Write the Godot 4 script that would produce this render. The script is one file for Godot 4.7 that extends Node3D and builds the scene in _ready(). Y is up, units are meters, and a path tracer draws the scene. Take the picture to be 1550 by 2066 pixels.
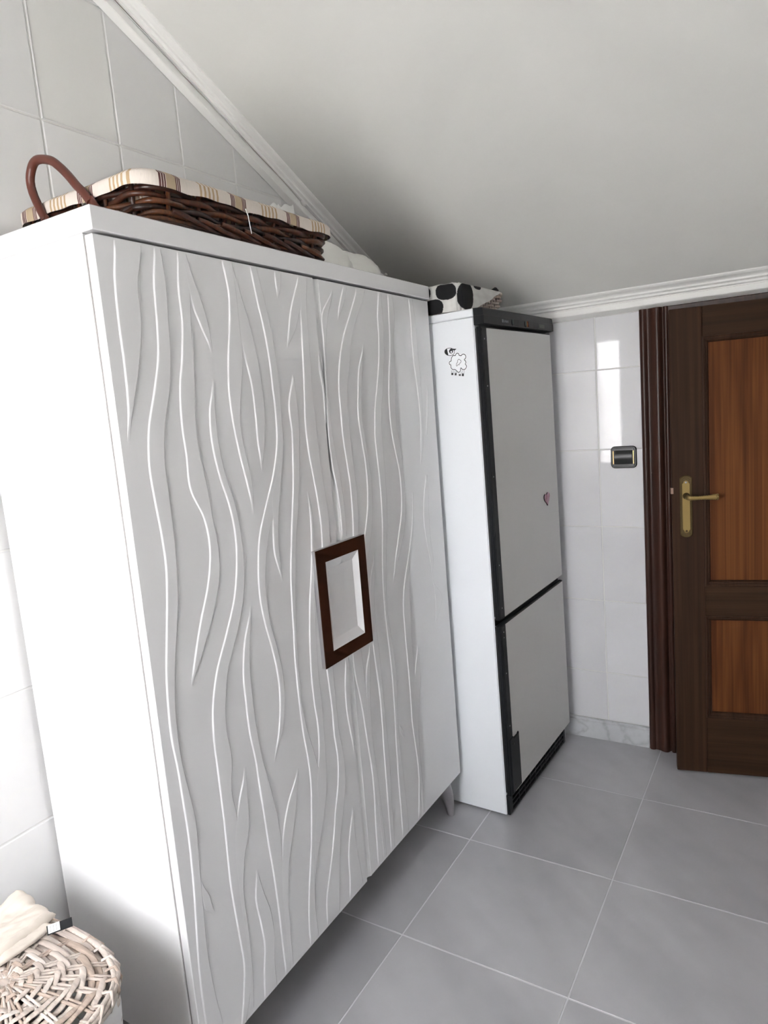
extends Node3D

const SKY := 2.6
const EXPO := 16.5
const WIN_Y0 := 0.74
const WIN_Y1 := 1.84
const WIN_Z0 := 0.30
const WIN_Z1 := 0.93

# ---------------------------------------------------------------- helpers
var M := {}
var counts := {}
var rng := RandomNumberGenerator.new()

func numbered(n: String, parent: Node) -> String:
	var key := str(parent.get_instance_id()) + n
	var k: int = counts.get(key, 0)
	counts[key] = k + 1
	return n if k == 0 else "%s_%03d" % [n, k]

func put(n: String, mesh: Mesh, mat: Material, parent: Node = self) -> MeshInstance3D:
	var o := MeshInstance3D.new()
	o.name = numbered(n, parent)
	o.mesh = mesh
	o.material_override = mat
	parent.add_child(o, true)
	return o

func obj(n: String, st: SurfaceTool, mat: Material, parent: Node = self) -> MeshInstance3D:
	st.generate_normals()
	return put(n, st.commit(), mat, parent)

func base(n: String, parent: Node = self) -> Node3D:
	var o := Node3D.new()
	o.name = numbered(n, parent)
	parent.add_child(o, true)
	return o

func tag(o: Node, label: String, category: String, group := "") -> void:
	o.set_meta("label", label)
	o.set_meta("category", category)
	if group != "":
		o.set_meta("group", group)

func structure(o: Node, label: String, category: String) -> void:
	tag(o, label, category)
	o.set_meta("kind", "structure")

func begin() -> SurfaceTool:
	var st := SurfaceTool.new()
	st.begin(Mesh.PRIMITIVE_TRIANGLES)
	st.set_smooth_group(-1)
	return st

# counter-clockwise seen from outside
func tri(st: SurfaceTool, a: Vector3, b: Vector3, c: Vector3) -> void:
	st.add_vertex(a)
	st.add_vertex(c)
	st.add_vertex(b)

func quad(st: SurfaceTool, a: Vector3, b: Vector3, c: Vector3, d: Vector3) -> void:
	tri(st, a, b, c)
	tri(st, a, c, d)

func uvtri(st: SurfaceTool, p: Array, u: Array) -> void:
	for k in [0, 2, 1]:
		st.set_uv(u[k])
		st.add_vertex(p[k])

func uvquad(st: SurfaceTool, p: Array, u: Array) -> void:
	uvtri(st, [p[0], p[1], p[2]], [u[0], u[1], u[2]])
	uvtri(st, [p[0], p[2], p[3]], [u[0], u[2], u[3]])

# a box from lo to hi whose edges are chamfered by b
func box(st: SurfaceTool, lo: Vector3, hi: Vector3, b := 0.001) -> void:
	var c := (lo + hi) * 0.5
	var h := (hi - lo) * 0.5
	b = minf(b, minf(h.x, minf(h.y, h.z)) * 0.9)
	st.set_smooth_group(-1)
	for ax in 3:
		var u := (ax + 1) % 3
		var v := (ax + 2) % 3
		for s in [-1.0, 1.0]:
			var q := []
			for k in [[-1, -1], [1, -1], [1, 1], [-1, 1]]:
				var p := Vector3.ZERO
				p[ax] = s * h[ax]
				p[u] = k[0] * (h[u] - b)
				p[v] = k[1] * (h[v] - b)
				q.append(c + p)
			if s > 0:
				quad(st, q[0], q[1], q[2], q[3])
			else:
				quad(st, q[3], q[2], q[1], q[0])
	for ax in 3:
		var u := (ax + 1) % 3
		var v := (ax + 2) % 3
		for su in [-1.0, 1.0]:
			for sv in [-1.0, 1.0]:
				var q := []
				for k in [[-1, 0], [1, 0], [1, 1], [-1, 1]]:
					var p := Vector3.ZERO
					p[ax] = k[0] * (h[ax] - b)
					p[u] = su * (h[u] - (b if k[1] == 1 else 0.0))
					p[v] = sv * (h[v] - (0.0 if k[1] == 1 else b))
					q.append(c + p)
				if su * sv < 0:
					quad(st, q[0], q[1], q[2], q[3])
				else:
					quad(st, q[3], q[2], q[1], q[0])
	for sx in [-1.0, 1.0]:
		for sy in [-1.0, 1.0]:
			for sz in [-1.0, 1.0]:
				var s := Vector3(sx, sy, sz)
				var p := []
				for ax in 3:
					var w := h - Vector3.ONE * b
					w[ax] = h[ax]
					p.append(c + s * w)
				if sx * sy * sz > 0:
					tri(st, p[0], p[1], p[2])
				else:
					tri(st, p[0], p[2], p[1])

func boxed(n: String, lo: Vector3, hi: Vector3, b: float, mat: Material, parent: Node = self) -> MeshInstance3D:
	var st := begin()
	box(st, lo, hi, b)
	return obj(n, st, mat, parent)

# a flat plate: outline (counter-clockwise in x, y), thickness t up along z, edges bevelled by b
func plate(st: SurfaceTool, outline: PackedVector2Array, z0: float, z1: float, b: float, xf := Transform3D.IDENTITY) -> void:
	if Geometry2D.is_polygon_clockwise(outline):
		outline = outline.duplicate()
		outline.reverse()
	var n := outline.size()
	var inner := PackedVector2Array()
	for i in n:
		var p := outline[i]
		var e0 := (p - outline[(i + n - 1) % n]).normalized()
		var e1 := (outline[(i + 1) % n] - p).normalized()
		var n0 := Vector2(-e0.y, e0.x)
		var n1 := Vector2(-e1.y, e1.x)
		var m := (n0 + n1).normalized()
		inner.append(p + m * (b / maxf(0.35, m.dot(n0))))
	st.set_smooth_group(-1)
	for i in n:
		var j := (i + 1) % n
		var a := xf * Vector3(outline[i].x, outline[i].y, z0)
		var c := xf * Vector3(outline[j].x, outline[j].y, z0)
		var a1 := xf * Vector3(outline[i].x, outline[i].y, z1 - b)
		var c1 := xf * Vector3(outline[j].x, outline[j].y, z1 - b)
		var a2 := xf * Vector3(inner[i].x, inner[i].y, z1)
		var c2 := xf * Vector3(inner[j].x, inner[j].y, z1)
		quad(st, a, c, c1, a1)
		if b > 0.0:
			quad(st, a1, c1, c2, a2)
	var ids := Geometry2D.triangulate_polygon(inner)
	for k in range(0, ids.size(), 3):
		var q := [inner[ids[k]], inner[ids[k + 1]], inner[ids[k + 2]]]
		if (q[1] - q[0]).cross(q[2] - q[0]) < 0:
			q.reverse()
		tri(st, xf * Vector3(q[0].x, q[0].y, z1), xf * Vector3(q[1].x, q[1].y, z1), xf * Vector3(q[2].x, q[2].y, z1))

# a round (or oval) strand along points; flat turns the section into a ribbon that lies across "up"
func tube(st: SurfaceTool, pts: Array, r, sides := 8, closed := false, flat := 1.0, up := Vector3.UP) -> void:
	var n := pts.size()
	var rings := []
	st.set_smooth_group(0)
	for i in n:
		var a: Vector3 = pts[(i + n - 1) % n] if closed or i > 0 else pts[0]
		var b: Vector3 = pts[(i + 1) % n] if closed or i < n - 1 else pts[n - 1]
		var t := (b - a).normalized()
		var side := t.cross(up)
		if side.length() < 0.05:
			side = t.cross(Vector3.RIGHT if absf(t.x) < 0.8 else Vector3.BACK)
		side = side.normalized()
		var w := side.cross(t).normalized()
		var rad: float = r[i] if r is Array else r
		var ring := []
		for k in sides:
			var g := TAU * k / sides
			ring.append(pts[i] + side * cos(g) * rad + w * sin(g) * rad * flat)
		rings.append(ring)
	for i in (n if closed else n - 1):
		for k in sides:
			var l := (k + 1) % sides
			var A: Array = rings[i]
			var B: Array = rings[(i + 1) % n]
			quad(st, A[k], A[l], B[l], B[k])
	if not closed:
		for k in range(1, sides - 1):
			tri(st, rings[0][0], rings[0][k + 1], rings[0][k])
			tri(st, rings[n - 1][0], rings[n - 1][k], rings[n - 1][k + 1])
	st.set_smooth_group(-1)

# a profile (x, y) swept straight from o along dir; ax and ay carry the profile; ax x ay = dir
func sweep(st: SurfaceTool, prof: Array, o: Vector3, ax: Vector3, ay: Vector3, dir: Vector3, smooth := false) -> void:
	st.set_smooth_group(1 if smooth else -1)
	for i in prof.size() - 1:
		var a: Vector3 = o + ax * prof[i].x + ay * prof[i].y
		var b: Vector3 = o + ax * prof[i + 1].x + ay * prof[i + 1].y
		quad(st, a, b, b + dir, a + dir)
	st.set_smooth_group(-1)

func lathe(st: SurfaceTool, prof: Array, xf: Transform3D, sides := 24, smooth := true) -> void:
	st.set_smooth_group(0 if smooth else -1)
	for i in prof.size() - 1:
		for k in sides:
			var g0 := TAU * k / sides
			var g1 := TAU * (k + 1) / sides
			var a: Vector3 = xf * Vector3(cos(g0) * prof[i].x, prof[i].y, -sin(g0) * prof[i].x)
			var b: Vector3 = xf * Vector3(cos(g1) * prof[i].x, prof[i].y, -sin(g1) * prof[i].x)
			var c: Vector3 = xf * Vector3(cos(g1) * prof[i + 1].x, prof[i + 1].y, -sin(g1) * prof[i + 1].x)
			var d: Vector3 = xf * Vector3(cos(g0) * prof[i + 1].x, prof[i + 1].y, -sin(g0) * prof[i + 1].x)
			if prof[i].x > 1e-6:
				tri(st, a, b, c)
			if prof[i + 1].x > 1e-6:
				tri(st, a, c, d)
	st.set_smooth_group(-1)

func catmull(v: Array, t: float) -> Variant:
	var n := v.size()
	var i := clampi(int(floor(t)), 0, n - 2)
	var f := t - i
	var p0 = v[maxi(i - 1, 0)]
	var p1 = v[i]
	var p2 = v[i + 1]
	var p3 = v[mini(i + 2, n - 1)]
	return 0.5 * (p1 * 2.0 + (p2 - p0) * f + (p0 * 2.0 - p1 * 5.0 + p2 * 4.0 - p3) * f * f + (p1 * 3.0 - p0 - p2 * 3.0 + p3) * f * f * f)

func rrect(x0: float, y0: float, x1: float, y1: float, r: float, steps := 5) -> PackedVector2Array:
	var out := PackedVector2Array()
	for c in [[x1 - r, y1 - r, 0.0], [x0 + r, y1 - r, 0.25], [x0 + r, y0 + r, 0.5], [x1 - r, y0 + r, 0.75]]:
		for k in steps + 1:
			var g: float = TAU * (c[2] + 0.25 * k / steps)
			out.append(Vector2(c[0] + cos(g) * r, c[1] + sin(g) * r))
	return out

func rect2(x0: float, y0: float, x1: float, y1: float) -> PackedVector2Array:
	return PackedVector2Array([Vector2(x0, y0), Vector2(x1, y0), Vector2(x1, y1), Vector2(x0, y1)])

func flat_list(a: Array, s := 0.001) -> PackedVector2Array:
	var out := PackedVector2Array()
	for k in range(0, a.size(), 2):
		out.append(Vector2(a[k], a[k + 1]) * s)
	return out

# ---------------------------------------------------------------- materials
func noise(freq: float, octaves := 4, seed_ := 1) -> FastNoiseLite:
	var n := FastNoiseLite.new()
	n.seed = seed_
	n.frequency = freq
	n.fractal_octaves = octaves
	n.noise_type = FastNoiseLite.TYPE_SIMPLEX_SMOOTH
	return n

# a tileable picture from f(u, v) -> Color
func picture(w: int, h: int, f: Callable) -> ImageTexture:
	var im := Image.create(w, h, false, Image.FORMAT_RGB8)
	for y in h:
		for x in w:
			im.set_pixel(x, y, f.call(x / float(w), y / float(h)))
	im.generate_mipmaps()
	return ImageTexture.create_from_image(im)

func paint(c: Color, rough := 0.5, metal := 0.0, spec := 0.5) -> StandardMaterial3D:
	var m := StandardMaterial3D.new()
	m.albedo_color = c
	m.roughness = rough
	m.metallic = metal
	m.metallic_specular = spec
	return m

func triplanar(m: StandardMaterial3D, tex: Texture2D, scale: Vector3, world := false) -> StandardMaterial3D:
	m.albedo_texture = tex
	m.uv1_triplanar = true
	m.uv1_world_triplanar = world
	m.uv1_scale = scale
	m.uv1_triplanar_sharpness = 8.0
	return m

func ring_noise(n: FastNoiseLite, u: float, v: float, ru: float, rv: float) -> float:
	return n.get_noise_3d(cos(TAU * u) * ru + 7.0 * sin(TAU * v) * rv, sin(TAU * u) * ru, cos(TAU * v) * rv + 3.0)

# seamless noise: four shifted samples blended so that the picture repeats without an edge
func seamless(n: FastNoiseLite, u: float, v: float, su: float, sv: float, z: float, skew := 0.0) -> float:
	var s := 0.0
	for k in [[0.0, 0.0], [1.0, 0.0], [0.0, 1.0], [1.0, 1.0]]:
		var w: float = (u if k[0] > 0.0 else 1.0 - u) * (v if k[1] > 0.0 else 1.0 - v)
		var x: float = u - k[0]
		var y: float = v - k[1]
		s += w * n.get_noise_3d((x + y * skew) * su, (y - x * skew) * sv, z)
	return s

func wood(dark: Color, light: Color, seed_: int, streak: float) -> ImageTexture:
	var a := noise(1.0, 3, seed_)
	var b := noise(1.0, 2, seed_ + 5)
	return picture(256, 256, func(u: float, v: float) -> Color:
		var g: float = a.get_noise_3d(cos(TAU * u) * streak, sin(TAU * u) * streak, cos(TAU * v) * 0.35)
		var fine: float = b.get_noise_3d(cos(TAU * u) * streak * 4.0, sin(TAU * u) * streak * 4.0, cos(TAU * v) * 0.8 + 9.0)
		var t := clampf(0.5 + g * 0.75 + fine * 0.28, 0.0, 1.0)
		return dark.lerp(light, t))

func make_materials() -> void:
	M.white_gloss = paint(Color(0.885, 0.885, 0.89), 0.012, 0.0, 0.85)
	M.white_edge = paint(Color(0.90, 0.90, 0.90), 0.25)
	M.ceiling = paint(Color(0.88, 0.88, 0.865), 0.9)
	var cn := noise(1.0, 3, 21)
	triplanar(M.ceiling, picture(128, 128, func(u: float, v: float) -> Color:
		var t := 0.985 + 0.02 * cn.get_noise_3d(cos(TAU * u) * 0.8, sin(TAU * u) * 0.8 + cos(TAU * v) * 0.8, sin(TAU * v) * 0.8)
		return Color(t, t, t)), Vector3(0.55, 0.55, 0.55), true)
	M.plaster = paint(Color(0.86, 0.86, 0.85), 0.7)
	M.crown = paint(Color(0.93, 0.93, 0.92), 0.45)
	M.grout = paint(Color(0.86, 0.86, 0.85), 0.6)
	# satin wall tiles with a faint marbled print, three tones
	for k in 3:
		var tn := noise(1.0, 4, 31 + k)
		var tex := picture(128, 128, func(u: float, v: float) -> Color:
			var t := 0.985 + 0.022 * seamless(tn, u, v, 2.2, 2.0, 4.0 * k, 0.4)
			return Color(t, t, t * 1.003))
		var c := 0.865 + 0.008 * k
		M["tile_left_%d" % k] = triplanar(paint(Color(c, c, c * 0.995), 0.32), tex, Vector3(2.2, 2.2, 2.2), true)
		M["tile_far_%d" % k] = triplanar(paint(Color(c + 0.01, c + 0.01, c + 0.02), 0.045, 0.0, 0.8), tex, Vector3(2.2, 2.2, 2.2), true)
		var fnz := noise(1.0, 4, 61 + k)
		var ftex := picture(192, 192, func(u: float, v: float) -> Color:
			var t := 0.95 + 0.15 * seamless(fnz, u, v, 2.6, 0.8, 3.0 * k, 0.8) + 0.03 * seamless(fnz, u, v, 9.0, 9.0, 20.0)
			return Color(t, t, t * 1.005))
		var g := 0.715 + 0.012 * k
		M["tile_floor_%d" % k] = triplanar(paint(Color(g, g, g * 1.012), 0.3), ftex, Vector3(1.1, 1.1, 1.1), true)
	M.floor_grout = paint(Color(0.83, 0.83, 0.84), 0.6)
	var mn := noise(1.0, 4, 77)
	M.marble = triplanar(paint(Color(0.80, 0.81, 0.82), 0.22), picture(192, 192, func(u: float, v: float) -> Color:
		var w := absf(seamless(mn, u, v, 5.0, 5.0, 1.0, 0.3))
		var t := 0.97 - 0.10 * pow(1.0 - clampf(w * 3.0, 0.0, 1.0), 3.0) + 0.10 * seamless(mn, u, v, 2.5, 2.5, 9.0)
		return Color(t, t, t)), Vector3(1.6, 1.6, 1.6), true)
	M.oak_frame = triplanar(paint(Color.WHITE, 0.55, 0.0, 0.25), wood(Color(0.175, 0.118, 0.085), Color(0.255, 0.178, 0.125), 3, 2.2), Vector3(2.4, 0.6, 2.4))
	M.oak_rail = triplanar(paint(Color.WHITE, 0.55, 0.0, 0.25), wood(Color(0.175, 0.122, 0.085), Color(0.255, 0.18, 0.125), 5, 2.2), Vector3(0.6, 2.4, 2.4))
	(M.oak_rail as StandardMaterial3D).albedo_texture = turned((M.oak_rail as StandardMaterial3D).albedo_texture)
	M.oak_panel = triplanar(paint(Color.WHITE, 0.55, 0.0, 0.25), wood(Color(0.30, 0.165, 0.09), Color(0.47, 0.285, 0.155), 8, 1.9), Vector3(2.6, 0.55, 2.6))
	M.casing = triplanar(paint(Color.WHITE, 0.33, 0.0, 0.4), wood(Color(0.18, 0.105, 0.085), Color(0.27, 0.165, 0.13), 12, 2.4), Vector3(3.0, 0.6, 3.0))
	M.brass = paint(Color(0.62, 0.53, 0.34), 0.38, 0.85)
	M.brass_dark = paint(Color(0.36, 0.30, 0.19), 0.5, 0.7)
	M.steel = paint(Color(0.75, 0.75, 0.76), 0.3, 0.9)
	M.fridge_white = paint(Color(0.91, 0.925, 0.94), 0.22)
	M.fridge_front = paint(Color(0.80, 0.80, 0.79), 0.28)
	M.fridge_dark = paint(Color(0.105, 0.115, 0.125), 0.38, 0.0, 0.3)
	M.fridge_black = paint(Color(0.03, 0.032, 0.035), 0.5)
	M.switch_dark = paint(Color(0.075, 0.085, 0.09), 0.3)
	M.leg_metal = paint(Color(0.62, 0.61, 0.62), 0.35, 0.35)
	M.mirror_brown = paint(Color(0.26, 0.165, 0.12), 0.06, 0.4)
	M.leather = paint(Color(0.34, 0.17, 0.125), 0.38)
	for k in 4:
		var c: Color = [Color(0.30, 0.16, 0.10), Color(0.22, 0.115, 0.08), Color(0.37, 0.215, 0.125), Color(0.17, 0.095, 0.07)][k]
		M["wicker_%d" % k] = triplanar(paint(Color.WHITE, 0.34), wood(c * 0.62, c * 1.22, 40 + k, 1.6), Vector3(9, 9, 9))
		var w: Color = [Color(0.80, 0.755, 0.715), Color(0.76, 0.71, 0.67), Color(0.84, 0.80, 0.765), Color(0.71, 0.64, 0.585)][k]
		M["willow_%d" % k] = triplanar(paint(Color.WHITE, 0.6), wood(w * 0.86, w * 1.06, 50 + k, 2.0), Vector3(7, 7, 7))
	M.shirt = paint(Color(0.83, 0.795, 0.75), 0.95)
	M.liner = paint(Color(0.90, 0.90, 0.90), 0.95)
	M.black_cloth = paint(Color(0.06, 0.065, 0.08), 0.8)
	M.paper = paint(Color(0.86, 0.86, 0.85), 0.8)
	M.bag = paint(Color(0.90, 0.90, 0.88), 0.45)
	M.cable = paint(Color(0.55, 0.50, 0.45), 0.6)
	M.dark_print = paint(Color(0.06, 0.075, 0.09), 0.6)
	M.sticker_white = paint(Color(0.93, 0.94, 0.95), 0.35)
	M.room_wall = paint(Color(0.95, 0.95, 0.94), 0.8)
	M.seal_grey = paint(Color(0.52, 0.515, 0.505), 0.8)

func turned(t: Texture2D) -> ImageTexture:
	var im := t.get_image()
	im.rotate_90(CLOCKWISE)
	return ImageTexture.create_from_image(im)

# ---------------------------------------------------------------- the room
const SLOPE := 0.483
const CEIL := 1.728           # ceiling height at the far wall
const KNEE_X := -2.0
const BACK_X := -3.2
const RIGHT_Z := 2.15

func ceil_y(x: float) -> float:
	return CEIL - SLOPE * maxf(x, KNEE_X)

# one tile: outline in the plane's (u, v), 4 mm thick, edge rounded over
func tile(outline: PackedVector2Array, xf: Transform3D, mat: Material, parent: Node, thick := 0.004, soft := 0.0022) -> void:
	var st := begin()
	plate(st, outline, 0.0, thick, soft, xf)
	obj("tile", st, mat, parent)

func build_room() -> void:
	# floor, with its square tiles
	var fl := boxed("floor", Vector3(BACK_X - 0.1, -0.12, -0.1), Vector3(0.9, -0.0011, RIGHT_Z + 0.1), 0.001, M.floor_grout)
	structure(fl, "grey marbled floor tiles with pale joints", "floor")
	var step := 0.4497
	var flat_xf := Transform3D(Basis(Vector3(1, 0, 0), Vector3(0, 0, -1), Vector3(0, 1, 0)), Vector3(0, -0.004, 0))
	for i in range(-1, 8):
		for j in range(-4, 3):
			var x1 := -0.3779 - 0.4497 * (i - 0.0) + 0.0
			var x0 := x1 - step
			var z1 := 0.9388 - 0.4533 * j
			var z0 := z1 - 0.4533
			x0 = maxf(x0 + 0.0016, BACK_X); x1 = minf(x1 - 0.0016, 0.0)
			z0 = maxf(z0 + 0.0016, 0.0); z1 = minf(z1 - 0.0016, RIGHT_Z)
			if x1 - x0 < 0.02 or z1 - z0 < 0.02:
				continue
			tile(rect2(x0, -z1, x1, -z0), flat_xf, M["tile_floor_%d" % rng.randi_range(0, 2)], fl, 0.004, 0.0012)
	# left (gable) wall
	var st := begin()
	plate(st, PackedVector2Array([Vector2(BACK_X - 0.1, -0.1), Vector2(0.1, -0.1), Vector2(0.1, ceil_y(0.1) + 0.03), Vector2(KNEE_X, ceil_y(KNEE_X) + 0.03), Vector2(BACK_X - 0.1, ceil_y(KNEE_X) + 0.03)]), -0.12, 0.0, 0.0, Transform3D(Basis.IDENTITY, Vector3(0, 0, -0.0022)))
	var wl := obj("wall_left", st, M.grout)
	structure(wl, "white tiled gable wall under the sloping ceiling", "wall")
	var clip := PackedVector2Array([Vector2(-2.62, 0.084), Vector2(-0.005, 0.084), Vector2(-0.005, CEIL - 0.048), Vector2(KNEE_X, ceil_y(KNEE_X) - 0.048), Vector2(-2.62, ceil_y(KNEE_X) - 0.048)])
	var wall_xf := Transform3D(Basis.IDENTITY, Vector3(0, 0, -0.004))
	for i in range(-5, 9):
		for j in range(0, 10):
			var x0 := -1.6639 + 0.2001 * i
			var y1 := 2.6874 - 0.29995 * j
			var r := rect2(x0 + 0.0009, y1 - 0.29995 + 0.0006, x0 + 0.2001 - 0.0009, y1 - 0.0006)
			for piece in Geometry2D.intersect_polygons(r, clip):
				if absf(area(piece)) > 0.0006:
					tile(piece, wall_xf, M["tile_left_%d" % rng.randi_range(0, 2)], wl, 0.004, 0.0032)
	# far wall round the doorway
	st = begin()
	box(st, Vector3(0.0014, -0.1, -0.12), Vector3(0.124, CEIL + 0.02, 0.985), 0.0)
	box(st, Vector3(0.0014, -0.1, 1.735), Vector3(0.124, CEIL + 0.02, RIGHT_Z + 0.12), 0.0)
	box(st, Vector3(0.0014, 1.675, 0.985), Vector3(0.124, CEIL + 0.02, 1.735), 0.0)
	var wf := obj("wall_far", st, M.plaster)
	structure(wf, "low white tiled wall with the brown door", "wall")
	# u runs along -z so that the plane faces the room (-x)
	var far_xf := Transform3D(Basis(Vector3(0, 0, 1), Vector3(0, 1, 0), Vector3(-1, 0, 0)), Vector3(0.004, 0, 0))
	for part in [[0.0, 0.897], [1.82, RIGHT_Z]]:
		var far_clip := rect2(part[0], 0.084, part[1], 1.681)
		for i in range(-4, 10):
			for j in range(0, 7):
				var z0 := 0.7373 + 0.2001 * i
				var y1 := 1.7871 - 0.2999 * j
				var r := rect2(z0 + 0.0012, y1 - 0.2999 + 0.0009, z0 + 0.2001 - 0.0012, y1 - 0.0009)
				for piece in Geometry2D.intersect_polygons(r, far_clip):
					if absf(area(piece)) > 0.0006:
						var lean := Basis(Vector3.UP, rng.randf_range(-0.004, 0.004)) * Basis(Vector3.BACK, rng.randf_range(-0.003, 0.003))
						var c := far_xf * Vector3(z0 + 0.1, y1 - 0.15, 0)
						tile(piece, Transform3D(lean, c - lean * c) * far_xf, M["tile_far_%d" % rng.randi_range(0, 2)], wf, 0.004, 0.002)
	# ceiling slab, sloped then level
	st = begin()
	var prof := PackedVector2Array([Vector2(0.12, ceil_y(0.12)), Vector2(0.12, ceil_y(0.12) + 0.15), Vector2(KNEE_X, ceil_y(KNEE_X) + 0.15), Vector2(BACK_X - 0.1, ceil_y(KNEE_X) + 0.15), Vector2(BACK_X - 0.1, ceil_y(KNEE_X)), Vector2(KNEE_X, ceil_y(KNEE_X))])
	plate(st, prof, -0.12, RIGHT_Z + 0.12, 0.0)
	var ce := obj("ceiling", st, M.ceiling)
	structure(ce, "matt white sloping attic ceiling", "ceiling")
	# the walls behind the camera: right wall, and the window wall at the back
	var wr := boxed("wall_right", Vector3(BACK_X - 0.1, -0.1, RIGHT_Z), Vector3(0.004, ceil_y(KNEE_X) + 0.05, RIGHT_Z + 0.12), 0.0, M.room_wall)
	structure(wr, "plain white wall on the right", "wall")
	st = begin()
	box(st, Vector3(BACK_X - 0.12, -0.1, -0.12), Vector3(BACK_X, WIN_Y0, RIGHT_Z + 0.12), 0.0)
	box(st, Vector3(BACK_X - 0.12, WIN_Y1, -0.12), Vector3(BACK_X, ceil_y(KNEE_X) + 0.1, RIGHT_Z + 0.12), 0.0)
	box(st, Vector3(BACK_X - 0.12, WIN_Y0, -0.12), Vector3(BACK_X, WIN_Y1, WIN_Z0), 0.0)
	box(st, Vector3(BACK_X - 0.12, WIN_Y0, WIN_Z1), Vector3(BACK_X, WIN_Y1, RIGHT_Z + 0.12), 0.0)
	var wb := obj("wall_back", st, M.room_wall)
	structure(wb, "plain white wall with the window", "wall")
	build_window()
	build_trim()

func area(p: PackedVector2Array) -> float:
	var a := 0.0
	for i in p.size():
		a += p[i].cross(p[(i + 1) % p.size()])
	return a * 0.5

func build_window() -> void:
	var w := base("window_1")
	structure(w, "white window with one pane in the wall behind the camera", "window")
	var x := BACK_X - 0.06
	var st := begin()
	var b := 0.05
	box(st, Vector3(x - 0.03, WIN_Y0, WIN_Z0), Vector3(x + 0.03, WIN_Y0 + b, WIN_Z1), 0.004)
	box(st, Vector3(x - 0.03, WIN_Y1 - b, WIN_Z0), Vector3(x + 0.03, WIN_Y1, WIN_Z1), 0.004)
	box(st, Vector3(x - 0.03, WIN_Y0 + b, WIN_Z0), Vector3(x + 0.03, WIN_Y1 - b, WIN_Z0 + b), 0.004)
	box(st, Vector3(x - 0.03, WIN_Y0 + b, WIN_Z1 - b), Vector3(x + 0.03, WIN_Y1 - b, WIN_Z1), 0.004)
	obj("frame", st, M.white_edge, w)
	var glass := paint(Color(1, 1, 1, 0.04), 0.0)
	glass.transparency = BaseMaterial3D.TRANSPARENCY_ALPHA
	boxed("pane", Vector3(x - 0.002, WIN_Y0 + b, WIN_Z0 + b), Vector3(x + 0.002, WIN_Y1 - b, WIN_Z1 - b), 0.0, glass, w)
	boxed("sill", Vector3(BACK_X - 0.03, WIN_Y0 - 0.03, WIN_Z0 - 0.03), Vector3(BACK_X + 0.05, WIN_Y0, WIN_Z1 + 0.03), 0.004, M.white_edge, w)

func build_trim() -> void:
	# crown moulding; profile as (out from the wall, down from the ceiling)
	var p := [Vector2(0, 0.046), Vector2(0.024, 0.045), Vector2(0.026, 0.043), Vector2(0.0265, 0.025), Vector2(0.024, 0.023), Vector2(0.025, 0.0205), Vector2(0.033, 0.0205), Vector2(0.0345, 0.015), Vector2(0.042, 0.0135), Vector2(0.0435, 0.0085), Vector2(0.0475, 0.0065), Vector2(0.060, 0.006), Vector2(0.0645, 0.0035), Vector2(0.066, 0.0)]
	var n := sqrt(1.0 + SLOPE * SLOPE)
	var along := Vector3(1, -SLOPE, 0) / n
	var down := Vector3(-SLOPE, -1, 0) / n
	var from := Vector3(KNEE_X, ceil_y(KNEE_X), 0.0)
	var st := begin()
	sweep(st, p, Vector3(0, CEIL, 0), Vector3(0, 0, 1), down, -along * ((0.0 - KNEE_X) * n))
	var tr := obj("trim_1", st, M.crown)
	structure(tr, "stepped white cornice climbing along the gable wall", "cornice")
	st = begin()
	var q := []
	for v in p:
		q.append(Vector2(v.x, SLOPE * v.x - v.y))
	sweep(st, q, Vector3(0.0, CEIL, RIGHT_Z), Vector3(-1, 0, 0), Vector3(0, 1, 0), Vector3(0, 0, -RIGHT_Z))
	var tr2 := obj("trim_2", st, M.crown)
	structure(tr2, "stepped white cornice level above the door", "cornice")
	# marble skirting with a bead
	var sk := [Vector2(0, 0.083), Vector2(0.006, 0.083), Vector2(0.010, 0.080), Vector2(0.010, 0.074), Vector2(0.0085, 0.071), Vector2(0.012, 0.066), Vector2(0.013, 0.060), Vector2(0.013, 0.0)]
	st = begin()
	sweep(st, sk, Vector3(0.0, 0, 1.82), Vector3(-1, 0, 0), Vector3(0, 1, 0), Vector3(0, 0, RIGHT_Z - 1.82))
	sweep(st, sk, Vector3(0.0, 0, 0.0), Vector3(-1, 0, 0), Vector3(0, 1, 0), Vector3(0, 0, 0.897))
	var b1 := obj("baseboard_far", st, M.marble)
	structure(b1, "grey veined marble skirting beside the fridge", "skirting")
	st = begin()
	sweep(st, sk, Vector3(BACK_X, 0, 0), Vector3(0, 0, 1), Vector3(0, 1, 0), Vector3(-BACK_X, 0, 0))
	var b2 := obj("baseboard_left", st, M.marble)
	structure(b2, "grey veined marble skirting behind the wardrobe", "skirting")

	# the cable pinned along the cornice
	var cb := base("cable")
	tag(cb, "thin twisted cable running down the sloping cornice", "cable")
	for s in 2:
		var pts := []
		for i in 61:
			var t := i / 60.0
			var d := (0.02 + t * 1.517) * n
			var sag := 0.0015 * sin(t * 17.0 + s * 1.7) + 0.0025 * sin(t * 41.0) * t
			pts.append(from + along * d + down * (0.0222 + sag + s * 0.0022) + Vector3(0, 0, 0.0285 + 0.001 * s))
		st = begin()
		tube(st, pts, 0.0011, 5)
		obj("strand", st, M.cable if s == 0 else M.white_edge, cb)
	var cd := (-0.778 - KNEE_X) * n
	st = begin()
	var at := from + along * cd + down * 0.0225 + Vector3(0, 0, 0.0285)
	tube(st, [at - along * 0.011, at - along * 0.004, at + along * 0.004, at + along * 0.011], [0.004, 0.0075, 0.0075, 0.004], 10)
	obj("clip", st, M.crown, cb)

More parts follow.
